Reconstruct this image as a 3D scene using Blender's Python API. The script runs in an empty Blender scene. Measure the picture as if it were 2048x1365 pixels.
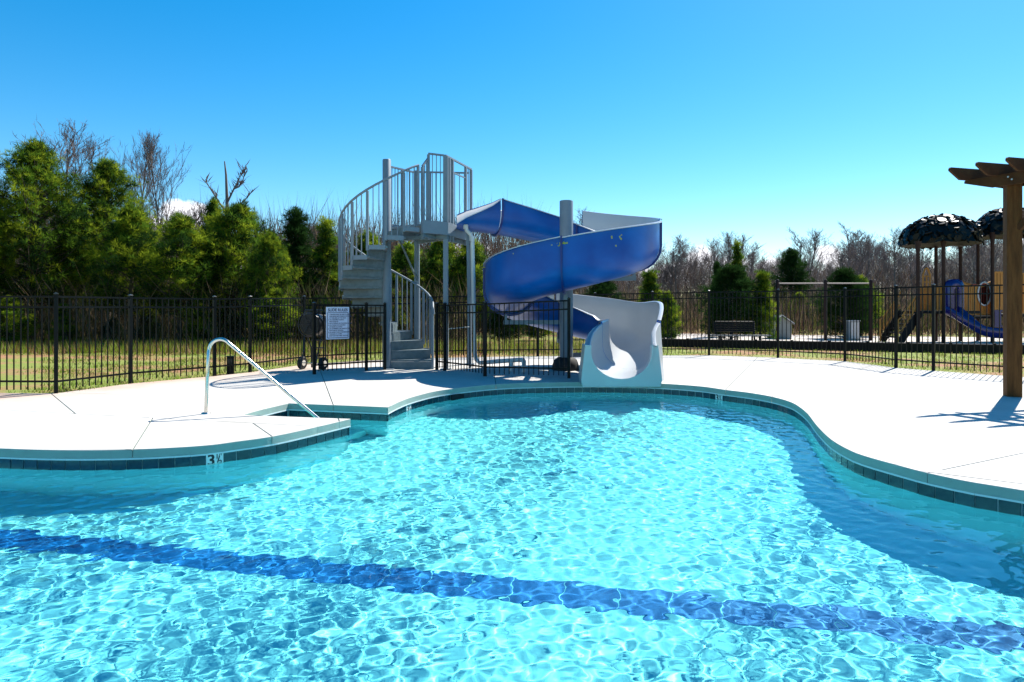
import bpy, bmesh, math, random
import numpy as np
from mathutils import Vector, Matrix
from math import radians as R, sin, cos, pi, atan2, hypot, sqrt

SC = bpy.context.scene
COL = SC.collection
# ---------------------------------------------------------------- camera
FPX, HOR, CAMZ = 1290.0, 617.0, 1.45
cam_d = bpy.data.cameras.new('camera'); cam = bpy.data.objects.new('camera', cam_d); COL.objects.link(cam)
cam.location = (0, 0, CAMZ); cam.rotation_euler = (R(90), 0, 0)
cam_d.sensor_width = 36; cam_d.lens = FPX / 2048 * 36
cam_d.shift_y = -(682.5 - HOR) / 2048
cam_d.clip_start = .05; cam_d.clip_end = 5000
SC.camera = cam
# ---------------------------------------------------------------- sky, sun, exposure
SUN_EL, SUN_AZ = 51.0, 41.0           # azimuth measured from +Y towards +X
world = bpy.data.worlds.new('World'); SC.world = world; world.use_nodes = True
nt = world.node_tree; nt.nodes.clear()
sky = nt.nodes.new('ShaderNodeTexSky'); sky.sky_type = 'NISHITA'; sky.sun_disc = False
sky.sun_elevation = R(SUN_EL); sky.sun_rotation = R(SUN_AZ); sky.altitude = 200; sky.air_density = 1.0; sky.dust_density = .25; sky.ozone_density = 2.2
hs = nt.nodes.new('ShaderNodeHueSaturation'); hs.inputs['Saturation'].default_value = 1.49; hs.inputs['Hue'].default_value = .4915; hs.inputs['Value'].default_value = 1.0
bg = nt.nodes.new('ShaderNodeBackground'); bg.inputs['Strength'].default_value = .095
wo = nt.nodes.new('ShaderNodeOutputWorld')
nt.links.new(sky.outputs[0], hs.inputs['Color'])
# low cumulus far behind the trees: lumpy noise within a few compass bearings, just above the horizon
def wmath(op, a, b=None, c=None):
    n = nt.nodes.new('ShaderNodeMath'); n.operation = op
    for i, v in enumerate((a, b, c)):
        if v is None: continue
        if isinstance(v, (int, float)): n.inputs[i].default_value = v
        else: nt.links.new(v, n.inputs[i])
    return n.outputs[0]
tc = nt.nodes.new('ShaderNodeTexCoord'); sp = nt.nodes.new('ShaderNodeSeparateXYZ'); nt.links.new(tc.outputs['Generated'], sp.inputs[0])
vz = wmath('ARCTAN2', sp.outputs[2], wmath('SQRT', wmath('ADD', wmath('MULTIPLY', sp.outputs[0], sp.outputs[0]), wmath('MULTIPLY', sp.outputs[1], sp.outputs[1]))))
az = wmath('ARCTAN2', sp.outputs[0], sp.outputs[1])
cn = nt.nodes.new('ShaderNodeTexNoise'); cn.inputs['Scale'].default_value = 26; cn.inputs['Detail'].default_value = 5; cn.inputs['Roughness'].default_value = .62
nt.links.new(tc.outputs['Generated'], cn.inputs['Vector'])
cloud = None
def blob(a0, e0, wa, we):
    global cloud
    da = wmath('DIVIDE', wmath('SUBTRACT', az, a0), wa); de = wmath('DIVIDE', wmath('SUBTRACT', vz, e0), we)
    r2 = wmath('ADD', wmath('MULTIPLY', da, da), wmath('MULTIPLY', de, de))
    v = wmath('SUBTRACT', 1.0, r2)
    cloud = v if cloud is None else wmath('MAXIMUM', cloud, v)
def pix_az(x): return math.atan2(x - 1024, FPX)
def pix_el(x, y): return math.atan2(HOR - y, hypot(FPX, x - 1024))
for (x, y, w, h) in [(370,432,60,32),(330,460,50,30),(1405,520,36,34),(1350,545,60,22),(1470,525,40,22),(1545,535,40,20),(1655,512,32,24),(1690,540,60,25),(1820,548,80,22),
                     (1010,520,70,24),(940,505,60,26),(1280,548,30,14),(2050,500,60,25),(1600,560,300,22),(1100,560,300,22),(420,520,300,30),(90,520,200,40),
                     (2600,500,200,50),(-500,480,240,50),(3400,420,300,60)]:
    blob(pix_az(x), pix_el(x, y), w / FPX * cos(pix_az(x))**2, h / FPX)
cm = wmath('ADD', cloud, wmath('MULTIPLY', wmath('SUBTRACT', cn.outputs[0], .55), 2.2))
cm = wmath('MULTIPLY', cm, wmath('GREATER_THAN', cloud, -.5))
mr = nt.nodes.new('ShaderNodeMapRange'); mr.inputs[1].default_value = .0; mr.inputs[2].default_value = .5; nt.links.new(cm, mr.inputs[0])
mx = nt.nodes.new('ShaderNodeMixRGB'); nt.links.new(mr.outputs[0], mx.inputs[0]); nt.links.new(hs.outputs[0], mx.inputs[1]); mx.inputs[2].default_value = (8.5, 8.5, 9.0, 1)
nt.links.new(mx.outputs[0], bg.inputs[0]); nt.links.new(bg.outputs[0], wo.inputs[0])
SUN_DIR = Vector((sin(R(SUN_AZ)) * cos(R(SUN_EL)), cos(R(SUN_AZ)) * cos(R(SUN_EL)), sin(R(SUN_EL))))
sun_d = bpy.data.lights.new('sun', 'SUN'); sun_d.energy = 5.0; sun_d.angle = R(.5); sun_d.color = (1, .95, .87)
sun = bpy.data.objects.new('sun', sun_d); COL.objects.link(sun); sun.rotation_euler = SUN_DIR.to_track_quat('Z', 'Y').to_euler(); sun.location = SUN_DIR * 60
sun_d.cycles.is_caustics_light = True
vs = SC.view_settings; SC.display_settings.display_device = 'sRGB'; vs.view_transform = 'Standard'; vs.look = 'None'; vs.gamma = 1; vs.exposure = 1.0; vs.use_curve_mapping = False
SC.render.engine = 'CYCLES'
cy = SC.cycles; cy.use_denoising = True; cy.max_bounces = 7; cy.diffuse_bounces = 4; cy.glossy_bounces = 4; cy.transmission_bounces = 6; cy.transparent_max_bounces = 8
cy.caustics_reflective = False; cy.caustics_refractive = True; cy.sample_clamp_indirect = 6; cy.sample_clamp_direct = 0; cy.blur_glossy = .5
try: cy.denoiser = 'OPENIMAGEDENOISE'
except Exception: pass

# ---------------------------------------------------------------- helpers
def G(x, y, z=0.0):
    """point at height z seen at photo pixel (x, y)"""
    Y = FPX * (CAMZ - z) / (y - HOR); return Vector(((x - 1024) * Y / FPX, Y, z))
def P(x, y, Y):
    return Vector(((x - 1024) * Y / FPX, Y, CAMZ + (HOR - y) * Y / FPX))

def tag(o, label=None, cat=None, group=None, kind=None):
    if label: o['label'] = label
    if cat: o['category'] = cat
    if group: o['group'] = group
    if kind: o['kind'] = kind
    return o
def empty(name, loc=(0, 0, 0), rz=0, label=None, cat=None, group=None):
    o = bpy.data.objects.new(name, None); COL.objects.link(o); o.location = loc; o.rotation_euler = (0, 0, rz); o.empty_display_size = .2
    return tag(o, label, cat, group)
def link(name, me, parent=None, loc=None, rot=None):
    o = bpy.data.objects.new(name, me); COL.objects.link(o)
    if parent: o.parent = parent
    if loc is not None: o.location = loc
    if rot is not None: o.rotation_euler = rot
    return o
def copy_tree(o, parent=None):
    c = o.copy(); COL.objects.link(c)
    if parent: c.parent = parent
    for ch in list(o.children): copy_tree(ch, c)
    return c

class MB:
    """collects geometry; coordinates are local to the parent"""
    def __init__(s): s.v = []; s.f = []; s.m = []; s.sm = []
    def add(s, vs, fs, mi=0, smooth=False):
        b = len(s.v); s.v += [tuple(p) for p in vs]
        for f in fs: s.f.append(tuple(b + i for i in f)); s.m.append(mi); s.sm.append(smooth)
    def box(s, a, b, mi=0, M=None):
        (x0, y0, z0), (x1, y1, z1) = a, b
        vs = [(x0,y0,z0),(x1,y0,z0),(x1,y1,z0),(x0,y1,z0),(x0,y0,z1),(x1,y0,z1),(x1,y1,z1),(x0,y1,z1)]
        if M is not None: vs = [M @ Vector(p) for p in vs]
        s.add(vs, [(0,3,2,1),(4,5,6,7),(0,1,5,4),(1,2,6,5),(2,3,7,6),(3,0,4,7)], mi)
    def cbox(s, a, b, r=.01, mi=0, M=None):
        """box with all edges chamfered by r"""
        (x0, y0, z0), (x1, y1, z1) = a, b
        bm = bmesh.new(); bmesh.ops.create_cube(bm, size=1)
        for v in bm.verts: v.co = Vector(((x0+x1)/2 + v.co.x*(x1-x0), (y0+y1)/2 + v.co.y*(y1-y0), (z0+z1)/2 + v.co.z*(z1-z0)))
        bmesh.ops.bevel(bm, geom=list(bm.edges), offset=r, segments=1, affect='EDGES', profile=.5)
        if M is not None: bm.transform(M)
        bm.verts.index_update(); s.add([v.co for v in bm.verts], [[v.index for v in f.verts] for f in bm.faces], mi); bm.free()
    def bar(s, p, q, w, d=None, mi=0, up=Vector((0, 0, 1))):
        p, q = Vector(p), Vector(q); d = d or w; t = (q - p)
        if t.length < 1e-6: return
        t.normalize(); u = Vector(up)
        if abs(t.dot(u)) > .98: u = Vector((0, 1, 0))
        a = t.cross(u).normalized(); b = a.cross(t).normalized(); a *= w / 2; b *= d / 2
        s.add([p-a-b, p+a-b, p+a+b, p-a+b, q-a-b, q+a-b, q+a+b, q-a+b], [(0,1,2,3),(7,6,5,4),(0,4,5,1),(1,5,6,2),(2,6,7,3),(3,7,4,0)], mi)
    def tube(s, pts, r, n=8, mi=0, cap=True, smooth=True):
        pts = [Vector(p) for p in pts]; rs = r if isinstance(r, (list, tuple)) else [r] * len(pts)
        b0 = len(s.v); prev = None; k = len(pts); rings = []
        for i, p in enumerate(pts):
            t = (pts[min(i+1, k-1)] - pts[max(i-1, 0)])
            if t.length < 1e-9: t = Vector((0, 0, 1))
            t.normalize()
            if prev is None:
                u = Vector((0, 0, 1)) if abs(t.z) < .95 else Vector((0, 1, 0)); a = t.cross(u).normalized()
            else:
                a = prev - t * prev.dot(t)
                a = a.normalized() if a.length > 1e-6 else t.orthogonal().normalized()
            prev = a; b = t.cross(a)
            rings.append([p + (a * cos(2*pi*j/n) + b * sin(2*pi*j/n)) * rs[i] for j in range(n)])
        vs = [p for rg in rings for p in rg]; fs = []
        for i in range(k-1):
            for j in range(n): fs.append((i*n+j, i*n+(j+1) % n, (i+1)*n+(j+1) % n, (i+1)*n+j))
        s.add(vs, fs, mi, smooth)
        if cap: s.add(rings[0], [tuple(reversed(range(n)))], mi); s.add(rings[-1], [tuple(range(n))], mi)
    def prism(s, poly, z0, z1, mi=0, M=None):
        n = len(poly); vs = [(x, y, z0) for x, y in poly] + [(x, y, z1) for x, y in poly]
        if M is not None: vs = [M @ Vector(p) for p in vs]
        s.add(vs, [tuple(reversed(range(n))), tuple(range(n, 2*n))] + [(i, (i+1) % n, n+(i+1) % n, n+i) for i in range(n)], mi)
    def mesh(s, name, mats):
        me = bpy.data.meshes.new(name); me.from_pydata(s.v, [], s.f)
        if not isinstance(mats, (list, tuple)): mats = [mats]
        for m in mats: me.materials.append(m)
        me.polygons.foreach_set('material_index', s.m); me.polygons.foreach_set('use_smooth', s.sm); me.update()
        return me
    def build(s, name, mats, parent=None, loc=None, rot=None):
        return link(name, s.mesh(name, mats), parent, loc, rot)

def np_mesh(name, verts, faces, mats, smooth=False, mi=None):
    me = bpy.data.meshes.new(name); verts = np.asarray(verts, np.float32); faces = np.asarray(faces, np.int32); k = faces.shape[1]
    me.vertices.add(len(verts)); me.vertices.foreach_set('co', verts.ravel())
    me.loops.add(faces.size); me.loops.foreach_set('vertex_index', faces.ravel())
    me.polygons.add(len(faces)); me.polygons.foreach_set('loop_start', np.arange(len(faces), dtype=np.int32) * k)
    try: me.polygons.foreach_set('loop_total', np.full(len(faces), k, np.int32))
    except Exception: pass
    if not isinstance(mats, (list, tuple)): mats = [mats]
    for m in mats: me.materials.append(m)
    if mi is not None: me.polygons.foreach_set('material_index', np.asarray(mi, np.int32))
    me.polygons.foreach_set('use_smooth', np.full(len(faces), smooth)); me.update(calc_edges=True); me.validate()
    return me

# ---------------------------------------------------------------- materials
def mat(name, col, rough=.6, metal=0., var=0., vscale=4., bump=0., bscale=30., coat=0., spec=.5, col2=None, detail=6, objrand=0.):
    m = bpy.data.materials.new(name); m.use_nodes = True; t = m.node_tree; b = t.nodes['Principled BSDF']
    b.inputs['Base Color'].default_value = (*col, 1); b.inputs['Roughness'].default_value = rough; b.inputs['Metallic'].default_value = metal
    b.inputs['Coat Weight'].default_value = coat; b.inputs['Specular IOR Level'].default_value = spec
    src = None
    if var or col2 or bump:
        tcn = t.nodes.new('ShaderNodeTexCoord')
    if var or col2:
        n = t.nodes.new('ShaderNodeTexNoise'); n.inputs['Scale'].default_value = vscale; n.inputs['Detail'].default_value = detail; n.inputs['Roughness'].default_value = .65
        t.links.new(tcn.outputs['Object'], n.inputs['Vector'])
        r = t.nodes.new('ShaderNodeValToRGB'); r.color_ramp.elements[0].position = .3; r.color_ramp.elements[1].position = .7
        c2 = col2 if col2 else tuple(min(1, c * (1 + var)) for c in col); c1 = col if col2 else tuple(c * (1 - var) for c in col)
        r.color_ramp.elements[0].color = (*c1, 1); r.color_ramp.elements[1].color = (*c2, 1)
        t.links.new(n.outputs[0], r.inputs[0]); src = r.outputs[0]
        if objrand:
            oi = t.nodes.new('ShaderNodeObjectInfo'); mm = t.nodes.new('ShaderNodeMapRange'); mm.inputs[3].default_value = 1 - objrand; mm.inputs[4].default_value = 1 + objrand
            t.links.new(oi.outputs['Random'], mm.inputs[0]); h = t.nodes.new('ShaderNodeHueSaturation'); t.links.new(mm.outputs[0], h.inputs['Value']); t.links.new(src, h.inputs['Color']); src = h.outputs[0]
        t.links.new(src, b.inputs['Base Color'])
    if bump:
        n2 = t.nodes.new('ShaderNodeTexNoise'); n2.inputs['Scale'].default_value = bscale; n2.inputs['Detail'].default_value = 4
        t.links.new(tcn.outputs['Object'], n2.inputs['Vector']); bp = t.nodes.new('ShaderNodeBump'); bp.inputs['Strength'].default_value = bump; bp.inputs['Distance'].default_value = .01
        t.links.new(n2.outputs[0], bp.inputs['Height']); t.links.new(bp.outputs[0], b.inputs['Normal'])
    return m
M = {}
M['concrete'] = mat('concrete', (.47, .45, .415), .85, var=.10, vscale=1.3, bump=.25, bscale=90)
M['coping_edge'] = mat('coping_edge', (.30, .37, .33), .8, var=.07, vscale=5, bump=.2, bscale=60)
M['grout'] = mat('grout', (.70, .74, .74), .8)
M['tile'] = mat('tile', (.006, .035, .05), .15, vscale=14, col2=(.02, .07, .085), objrand=.25)
M['marker_tile'] = mat('marker_tile', (.72, .76, .74), .3, var=.04, vscale=8)
M['ink'] = mat('ink', (.008, .008, .012), .5, var=.1)
M['plaster'] = mat('plaster', (.33, .86, .90), .7, var=.06, vscale=3)
M['stripe_tile'] = mat('stripe_tile', (.002, .15, .46), .5, var=.2, vscale=10)
def glass_water():
    m = bpy.data.materials.new('pool_water'); m.use_nodes = True; t = m.node_tree; t.nodes.clear()
    g = t.nodes.new('ShaderNodeBsdfGlass'); g.inputs['IOR'].default_value = 1.333; g.inputs['Roughness'].default_value = 0; g.inputs['Color'].default_value = (.70, .99, 1, 1)
    o = t.nodes.new('ShaderNodeOutputMaterial'); t.links.new(g.outputs[0], o.inputs[0]); return m
M['water'] = glass_water()

# ---------------------------------------------------------------- pool outline on the deck plane (z = 0), traced from the photograph
def catmull(pts, step=.05):
    out = []
    for i in range(len(pts) - 1):
        p0 = pts[max(i-1, 0)]; p1 = pts[i]; p2 = pts[i+1]; p3 = pts[min(i+2, len(pts)-1)]
        n = max(1, int((p2 - p1).length / step))
        for j in range(n):
            t = j / n
            out.append(.5 * ((2*p1) + (p2-p0)*t + (2*p0-5*p1+4*p2-p3)*t*t + (3*p1-p0-3*p2+p3)*t**3))
    out.append(pts[-1].copy()); return out
def g2(l): return [G(x, y) for x, y in l]
edge_left = [Vector((-9.5, 7.6, 0)), Vector((-8.2, 7.0, 0))] + g2([(-140,890),(0,897),(130,900.5),(270,899),(400,892),(470,883.5),(544,873),(620,857),(701,838)])
edge_in = g2([(701,838),(602,834.5),(485,830)])
edge_end = g2([(485,830),(525,819),(577,807)])
edge_rec = g2([(577,807),(776,815)])
edge_far = g2([(776,815),(797,804.5),(824,794.5),(870,783),(920,776),(992,769),(1062,766),(1159,764.5),(1241,765),(1323,767.5),(1400,773),(1451,780),(1500,786),(1545,794),(1580,804),(1600,815),(1616,829),(1635,853),(1662,879),(1696,899),(1729,912),(1797,931),(1855,946),(1931,962),(1998,973),(2060,983)]) + [Vector((4.5, 4.72, 0)), Vector((5.3, 4.1, 0)), Vector((6.4, 3.6, 0)), Vector((7.2, 3.2, 0))]
curves = [catmull(edge_left), catmull(edge_in), catmull(edge_end, .1), [edge_rec[0], edge_rec[1]], catmull(edge_far)]
closing = [Vector((7.4, 1.8, 0)), Vector((6.5, .9, 0)), Vector((-8.5, .9, 0)), Vector((-9.5, 1.8, 0))]
ring = []
for c in curves: ring += c[:-1]
ring += [curves[-1][-1]] + closing          # counter/clockwise closed outline
RING = [(p.x, p.y) for p in ring]
area = sum(RING[i][0]*RING[(i+1) % len(RING)][1] - RING[(i+1) % len(RING)][0]*RING[i][1] for i in range(len(RING))) / 2
if area < 0: RING.reverse()
def offset_poly(poly, d):
    """move outline outward (poly counter-clockwise) by d"""
    n = len(poly); out = []
    for i in range(n):
        a, b, c = Vector(poly[i-1]), Vector(poly[i]), Vector(poly[(i+1) % n])
        e1 = (b-a); e2 = (c-b)
        if e1.length < 1e-9: e1 = e2
        if e2.length < 1e-9: e2 = e1
        e1 = e1.normalized(); e2 = e2.normalized(); n1 = Vector((e1.y, -e1.x)); n2 = Vector((e2.y, -e2.x)); k = 1 + n1.dot(n2)
        m = (n1 + n2) / max(k, .35); out.append((b.x + m.x*d, b.y + m.y*d))
    return out
WALL = offset_poly(RING, .03)               # the tiled wall stands 3 cm behind the slab's overhang
def inside(px, py, poly):
    c = np.zeros(px.shape, bool); n = len(poly); j = n - 1
    for i in range(n):
        xi, yi = poly[i]; xj, yj = poly[j]
        if yi != yj:
            t = ((yi > py) != (yj > py)) & (px < (xj-xi)*(py-yi)/(yj-yi)+xi); c ^= t
        j = i
    return c
WATER_Z, FLOOR_Z = -.20, -1.27

# pool basin
pool = empty('pool_basin', (0, 0, 0)); tag(pool, kind='structure')
bm = bmesh.new()
vt = [bm.verts.new((x, y, -.09)) for x, y in WALL]; vb = [bm.verts.new((x, y, FLOOR_Z)) for x, y in WALL]
n = len(WALL)
for i in range(n):
    j = (i+1) % n; bm.faces.new((vt[i], vt[j], vb[j], vb[i])).smooth = False
me = bpy.data.meshes.new('basin_wall'); bm.to_mesh(me); bm.free(); me.materials.append(M['plaster']); wall_o = link('basin_wall', me, pool)
mb = MB(); mb.add([(x, y, FLOOR_Z) for x, y in offset_poly(RING, .05)], [tuple(range(n))]); floor_o = mb.build('basin_floor', M['plaster'], pool)
# dark blue line of tile across the floor
la, lb, lc = Vector((-6.2, 5.75, 0)), Vector((0, 4.80, 0)), Vector((4.4, 3.72, 0))
ln = catmull([la - Vector((1.5, -.2, 0)), la, Vector((-4.34, 5.50, 0)), Vector((-2, 5.14, 0)), lb, Vector((1.8, 4.42, 0)), Vector((3.2, 4.03, 0)), lc], .31)
mbs = MB()
for i in range(len(ln) - 1):
    t = (ln[i+1] - ln[i]).normalized(); nn = Vector((-t.y, t.x, 0)) * .165
    a, b = ln[i] + t*.004, ln[i+1] - t*.004
    mbs.prism([(a-nn)[:2], (b-nn)[:2], (b+nn)[:2], (a+nn)[:2]], FLOOR_Z, FLOOR_Z + .006)
stripe_o = mbs.build('floor_line', M['stripe_tile'], pool)
# entry steps inside the recess
u = (G(776, 815) - G(577, 807)).normalized(); w = Vector((-u.y, u.x, 0))
o0 = G(577, 807)
step_objs = []
for k, (l, z) in enumerate([(.42, -.42), (.85, -.66), (1.28, -.92)]):
    m_ = MB(); poly = [o0 + u*(-.35), o0 + u*l, o0 + u*l - w*1.25, o0 - u*.5 - w*1.25]
    m_.prism([p[:2] for p in reversed(poly)], FLOOR_Z - .01 * k, z); step_objs.append(m_.build('step', M['plaster'], pool))
# water: a finely rippled sheet, meeting the wall
rng = np.random.default_rng(5)
xs = np.concatenate([np.arange(-9.6, -6.2, .04), np.arange(-6.2, 6.2, .0142), np.arange(6.2, 7.5, .05)])
ys = [.88]
while ys[-1] < 12.6: ys.append(ys[-1] + max(.0125, .0034 * ys[-1]))
ys = np.array(ys); XX, YY = np.meshgrid(xs, ys)
H = np.zeros_like(XX); env = 0
NW = 110
lam = .056 * (5.2 ** rng.random(NW)); ang = rng.normal(R(-62), .75, NW); ang[rng.random(NW) < .3] += 1.2
for l, a, ph in zip(lam, ang, rng.random(NW) * 2*pi):
    k = 2*pi/l; A = .00021 * (l/.2)**1.2
    H += A * np.sin(k * (cos(a)*XX + sin(a)*YY) + ph + .5*np.sin(.9*XX + 1.3*YY + ph))
mod = .96 + .26*np.sin(.8*XX+.5)*np.cos(.7*YY-1) + .18*np.sin(1.9*XX-.8*YY+1) ; H *= mod * .98
vid = np.arange(XX.size).reshape(XX.shape)
cx = (XX[:-1,:-1]+XX[1:,1:])/2; cyy = (YY[:-1,:-1]+YY[1:,1:])/2
ins = inside(cx, cyy, offset_poly(RING, .055))
q = np.stack([vid[:-1,:-1][ins], vid[:-1,1:][ins], vid[1:,1:][ins], vid[1:,:-1][ins]], 1)
used = np.unique(q); remap = np.full(XX.size, -1); remap[used] = np.arange(len(used))
V = np.stack([XX.ravel(), YY.ravel(), (H + WATER_Z).ravel()], 1)[used]
water = link('water', np_mesh('water', V, remap[q], M['water'], True)); tag(water, kind='structure')
print('water verts', len(V))
water.cycles.is_caustics_caster = True
for o in [wall_o, floor_o, stripe_o] + step_objs: o.cycles.is_caustics_receiver = True
# ---------------------------------------------------------------- deck slabs: one cast sheet cut by its joints into slabs
FENCE_L = [G(-70,786), G(112,787), G(261,767.5), G(429,752.5), G(500,745), G(608,729.5)]
FENCE_B = [G(608,729.5), G(715,722), G(830,717.5), G(950,714.5), G(1075,713), G(1190,712), G(1305,711.3), G(1418,711)]
FENCE_R = [G(1418,711), G(1556,716), G(1690,723), G(1792,736), G(1867,742), G(2025,753)]
FENCE_R.append(FENCE_R[-1] + (FENCE_R[-1]-FENCE_R[-2])*1.0 + Vector((.4,-.5,0)))
deck_out = [Vector((-14, 10.6, 0))] + [p + Vector((0, -.02, 0)) for p in [FENCE_L[0]]] + [p.copy() for p in FENCE_L[1:]] + [p.copy() for p in FENCE_B[1:]] + [p.copy() for p in FENCE_R[1:]]
OUT = [Vector((-14, -3, 0)), Vector((16, -3, 0)), Vector((16, 9.6, 0))] + list(reversed([FENCE_L[0].copy()] + [p.copy() for p in FENCE_L[1:]] + [p.copy() for p in FENCE_B[1:]] + [p.copy() for p in FENCE_R[1:]])) + [Vector((-14, 11.0, 0))]
OUT = [(p.x, p.y) for p in OUT]
# the hole: bridge at the closing side (behind the camera) so that the sheet is one simple polygon
k0 = min(range(len(RING)), key=lambda i: (RING[i][0]+8.5)**2 + (RING[i][1]-.9)**2)
hole = RING[k0:] + RING[:k0]
hole_cw = [hole[0]] + list(reversed(hole[1:]))
bm = bmesh.new()
from mathutils.geometry import tessellate_polygon
loops = [[Vector((x, y, 0)) for x, y in OUT], [Vector((x, y, 0)) for x, y in hole_cw]]
allp = loops[0] + loops[1]; bv = [bm.verts.new(p) for p in allp]
for t in tessellate_polygon(loops):
    if len(set(t)) == 3:
        try: bm.faces.new([bv[i] for i in t])
        except ValueError: pass
bm.normal_update()
for f in bm.faces:
    if f.normal.z < 0: f.normal_flip()
fl = bm.faces.layers.int.new('slab')
def cut(a, b, test):
    """cut a joint along a-b through the slabs whose faces pass the test, and renumber one side"""
    a, b = Vector(a), Vector(b); d = (b - a).normalized(); nn = Vector((-d.y, d.x, 0))
    fs = [f for f in bm.faces if test(f.calc_center_median())]
    if not fs: return
    geom = list({v for f in fs for v in f.verts}) + list({e for f in fs for e in f.edges}) + fs
    bmesh.ops.bisect_plane(bm, geom=geom, plane_co=a, plane_no=nn, dist=1e-5)
    cut.n += 1
    for f in bm.faces:
        c = f.calc_center_median()
        if test(c) and (c - a).dot(nn) > 0: f[fl] = f[fl] * 2 + 1
        elif test(c): f[fl] = f[fl] * 2
cut.n = 0
Lt = lambda c: c.x < -1.0
cut(G(640,740), G(700,900), lambda c: c.y > 3)                       # left part / rest
LEFT = lambda c: (c - G(640,740)).cross(G(700,900) - G(640,740)).z > 0 if False else c.x < G(700,900).x + (c.y - G(700,900).y) * (G(640,740).x-G(700,900).x)/(G(640,740).y-G(700,900).y)
leftf = lambda c: LEFT(c) and c.y > 3
rightf = lambda c: (not LEFT(c)) and c.y > 3
cut(G(0,820), G(420,842), leftf)
above = lambda a, b: (lambda c: (b.x-a.x)*(c.y-a.y)-(b.y-a.y)*(c.x-a.x) > 0)
f1 = above(G(0,820), G(420,842))
cut(G(200,788), G(560,800), lambda c: leftf(c) and f1(c))
cut(G(145,823), G(75,765), lambda c: leftf(c) and f1(c))
cut(G(544,873), G(505,846), lambda c: leftf(c) and not f1(c))
cut(G(265,899.5), G(290,860), lambda c: leftf(c) and not f1(c))
cut(G(1241,760), G(1262,716), rightf)
fm = above(G(1241,760), G(1262,716))       # true: left of that joint
cut(G(992,769), G(985,730), lambda c: rightf(c) and fm(c))
cut(G(1640,829), G(2048,842), lambda c: rightf(c) and not fm(c) and c.x > 3.4)
fr = lambda c: rightf(c) and not fm(c)
fc = above(G(1640,829), G(2048,842))
cut(G(1855,946), G(1990,918), lambda c: fr(c) and c.x > 3.4 and not fc(c))
cut(G(1451,780), G(1500,730), lambda c: fr(c) and (c.x <= 3.4 or fc(c)))
fd = above(G(1451,780), G(1500,730))
cut(G(1545,793), G(1700,745), lambda c: fr(c) and (c.x <= 3.4 or fc(c)) and not fd(c))
cut(Vector((-14,3,0)), Vector((16,3,0)), lambda c: True)
groups = {}
for f in bm.faces: groups.setdefault(f[fl], []).append(f)
deck = empty('pool_deck'); tag(deck, kind='structure')
pool_edge_pts = np.array(RING)
def slab_mesh(fs):
    b2 = bmesh.new(); vm = {}
    for f in fs:
        vv = []
        for v in f.verts:
            k = (round(v.co.x, 5), round(v.co.y, 5))
            if k not in vm: vm[k] = b2.verts.new(v.co)
            vv.append(vm[k])
        if len(set(vv)) >= 3:
            try: b2.faces.new(vv)
            except ValueError: pass
    bmesh.ops.dissolve_limit(b2, angle_limit=.01, verts=[], edges=[e for e in b2.edges if len(e.link_faces) == 2])
    # pull joint edges back 3 mm so that the joint is a real gap
    bnd = [e for e in b2.edges if len(e.link_faces) == 1]
    shift = {}
    for e in bnd:
        m_ = (e.verts[0].co + e.verts[1].co) / 2
        dist = np.min(np.hypot(pool_edge_pts[:, 0]-e.verts[0].co.x, pool_edge_pts[:, 1]-e.verts[0].co.y)) + np.min(np.hypot(pool_edge_pts[:, 0]-e.verts[1].co.x, pool_edge_pts[:, 1]-e.verts[1].co.y))
        if dist < 1e-3: continue
        t = (e.verts[1].co - e.verts[0].co).normalized(); nrm = Vector((-t.y, t.x, 0)); c = e.link_faces[0].calc_center_median()
        l = e.link_loops[0]; t = (l.link_loop_next.vert.co - l.vert.co).normalized(); nrm = Vector((-t.y, t.x, 0))
        for v in e.verts: shift[v] = shift.get(v, Vector((0, 0, 0))) + nrm * .003
    for v, s_ in shift.items(): v.co += s_
    r = bmesh.ops.extrude_face_region(b2, geom=list(b2.faces))
    for v in [g for g in r['geom'] if isinstance(g, bmesh.types.BMVert)]: v.co.z -= .09
    bmesh.ops.recalc_face_normals(b2, faces=list(b2.faces))
    top = [e for e in b2.edges if all(abs(v.co.z) < 1e-4 for v in e.verts) and len(e.link_faces) == 2 and any(abs(f.normal.z) < .5 for f in e.link_faces)]
    try: bmesh.ops.bevel(b2, geom=top, offset=.006, segments=2, affect='EDGES', profile=.5)
    except Exception: pass
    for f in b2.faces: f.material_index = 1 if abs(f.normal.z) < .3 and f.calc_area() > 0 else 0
    me = bpy.data.meshes.new('slab'); b2.to_mesh(me); b2.free(); me.materials.append(M['concrete']); me.materials.append(M['coping_edge']); return me
for k, fs in groups.items():
    link('slab', slab_mesh(fs), deck)
bm.free()

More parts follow.
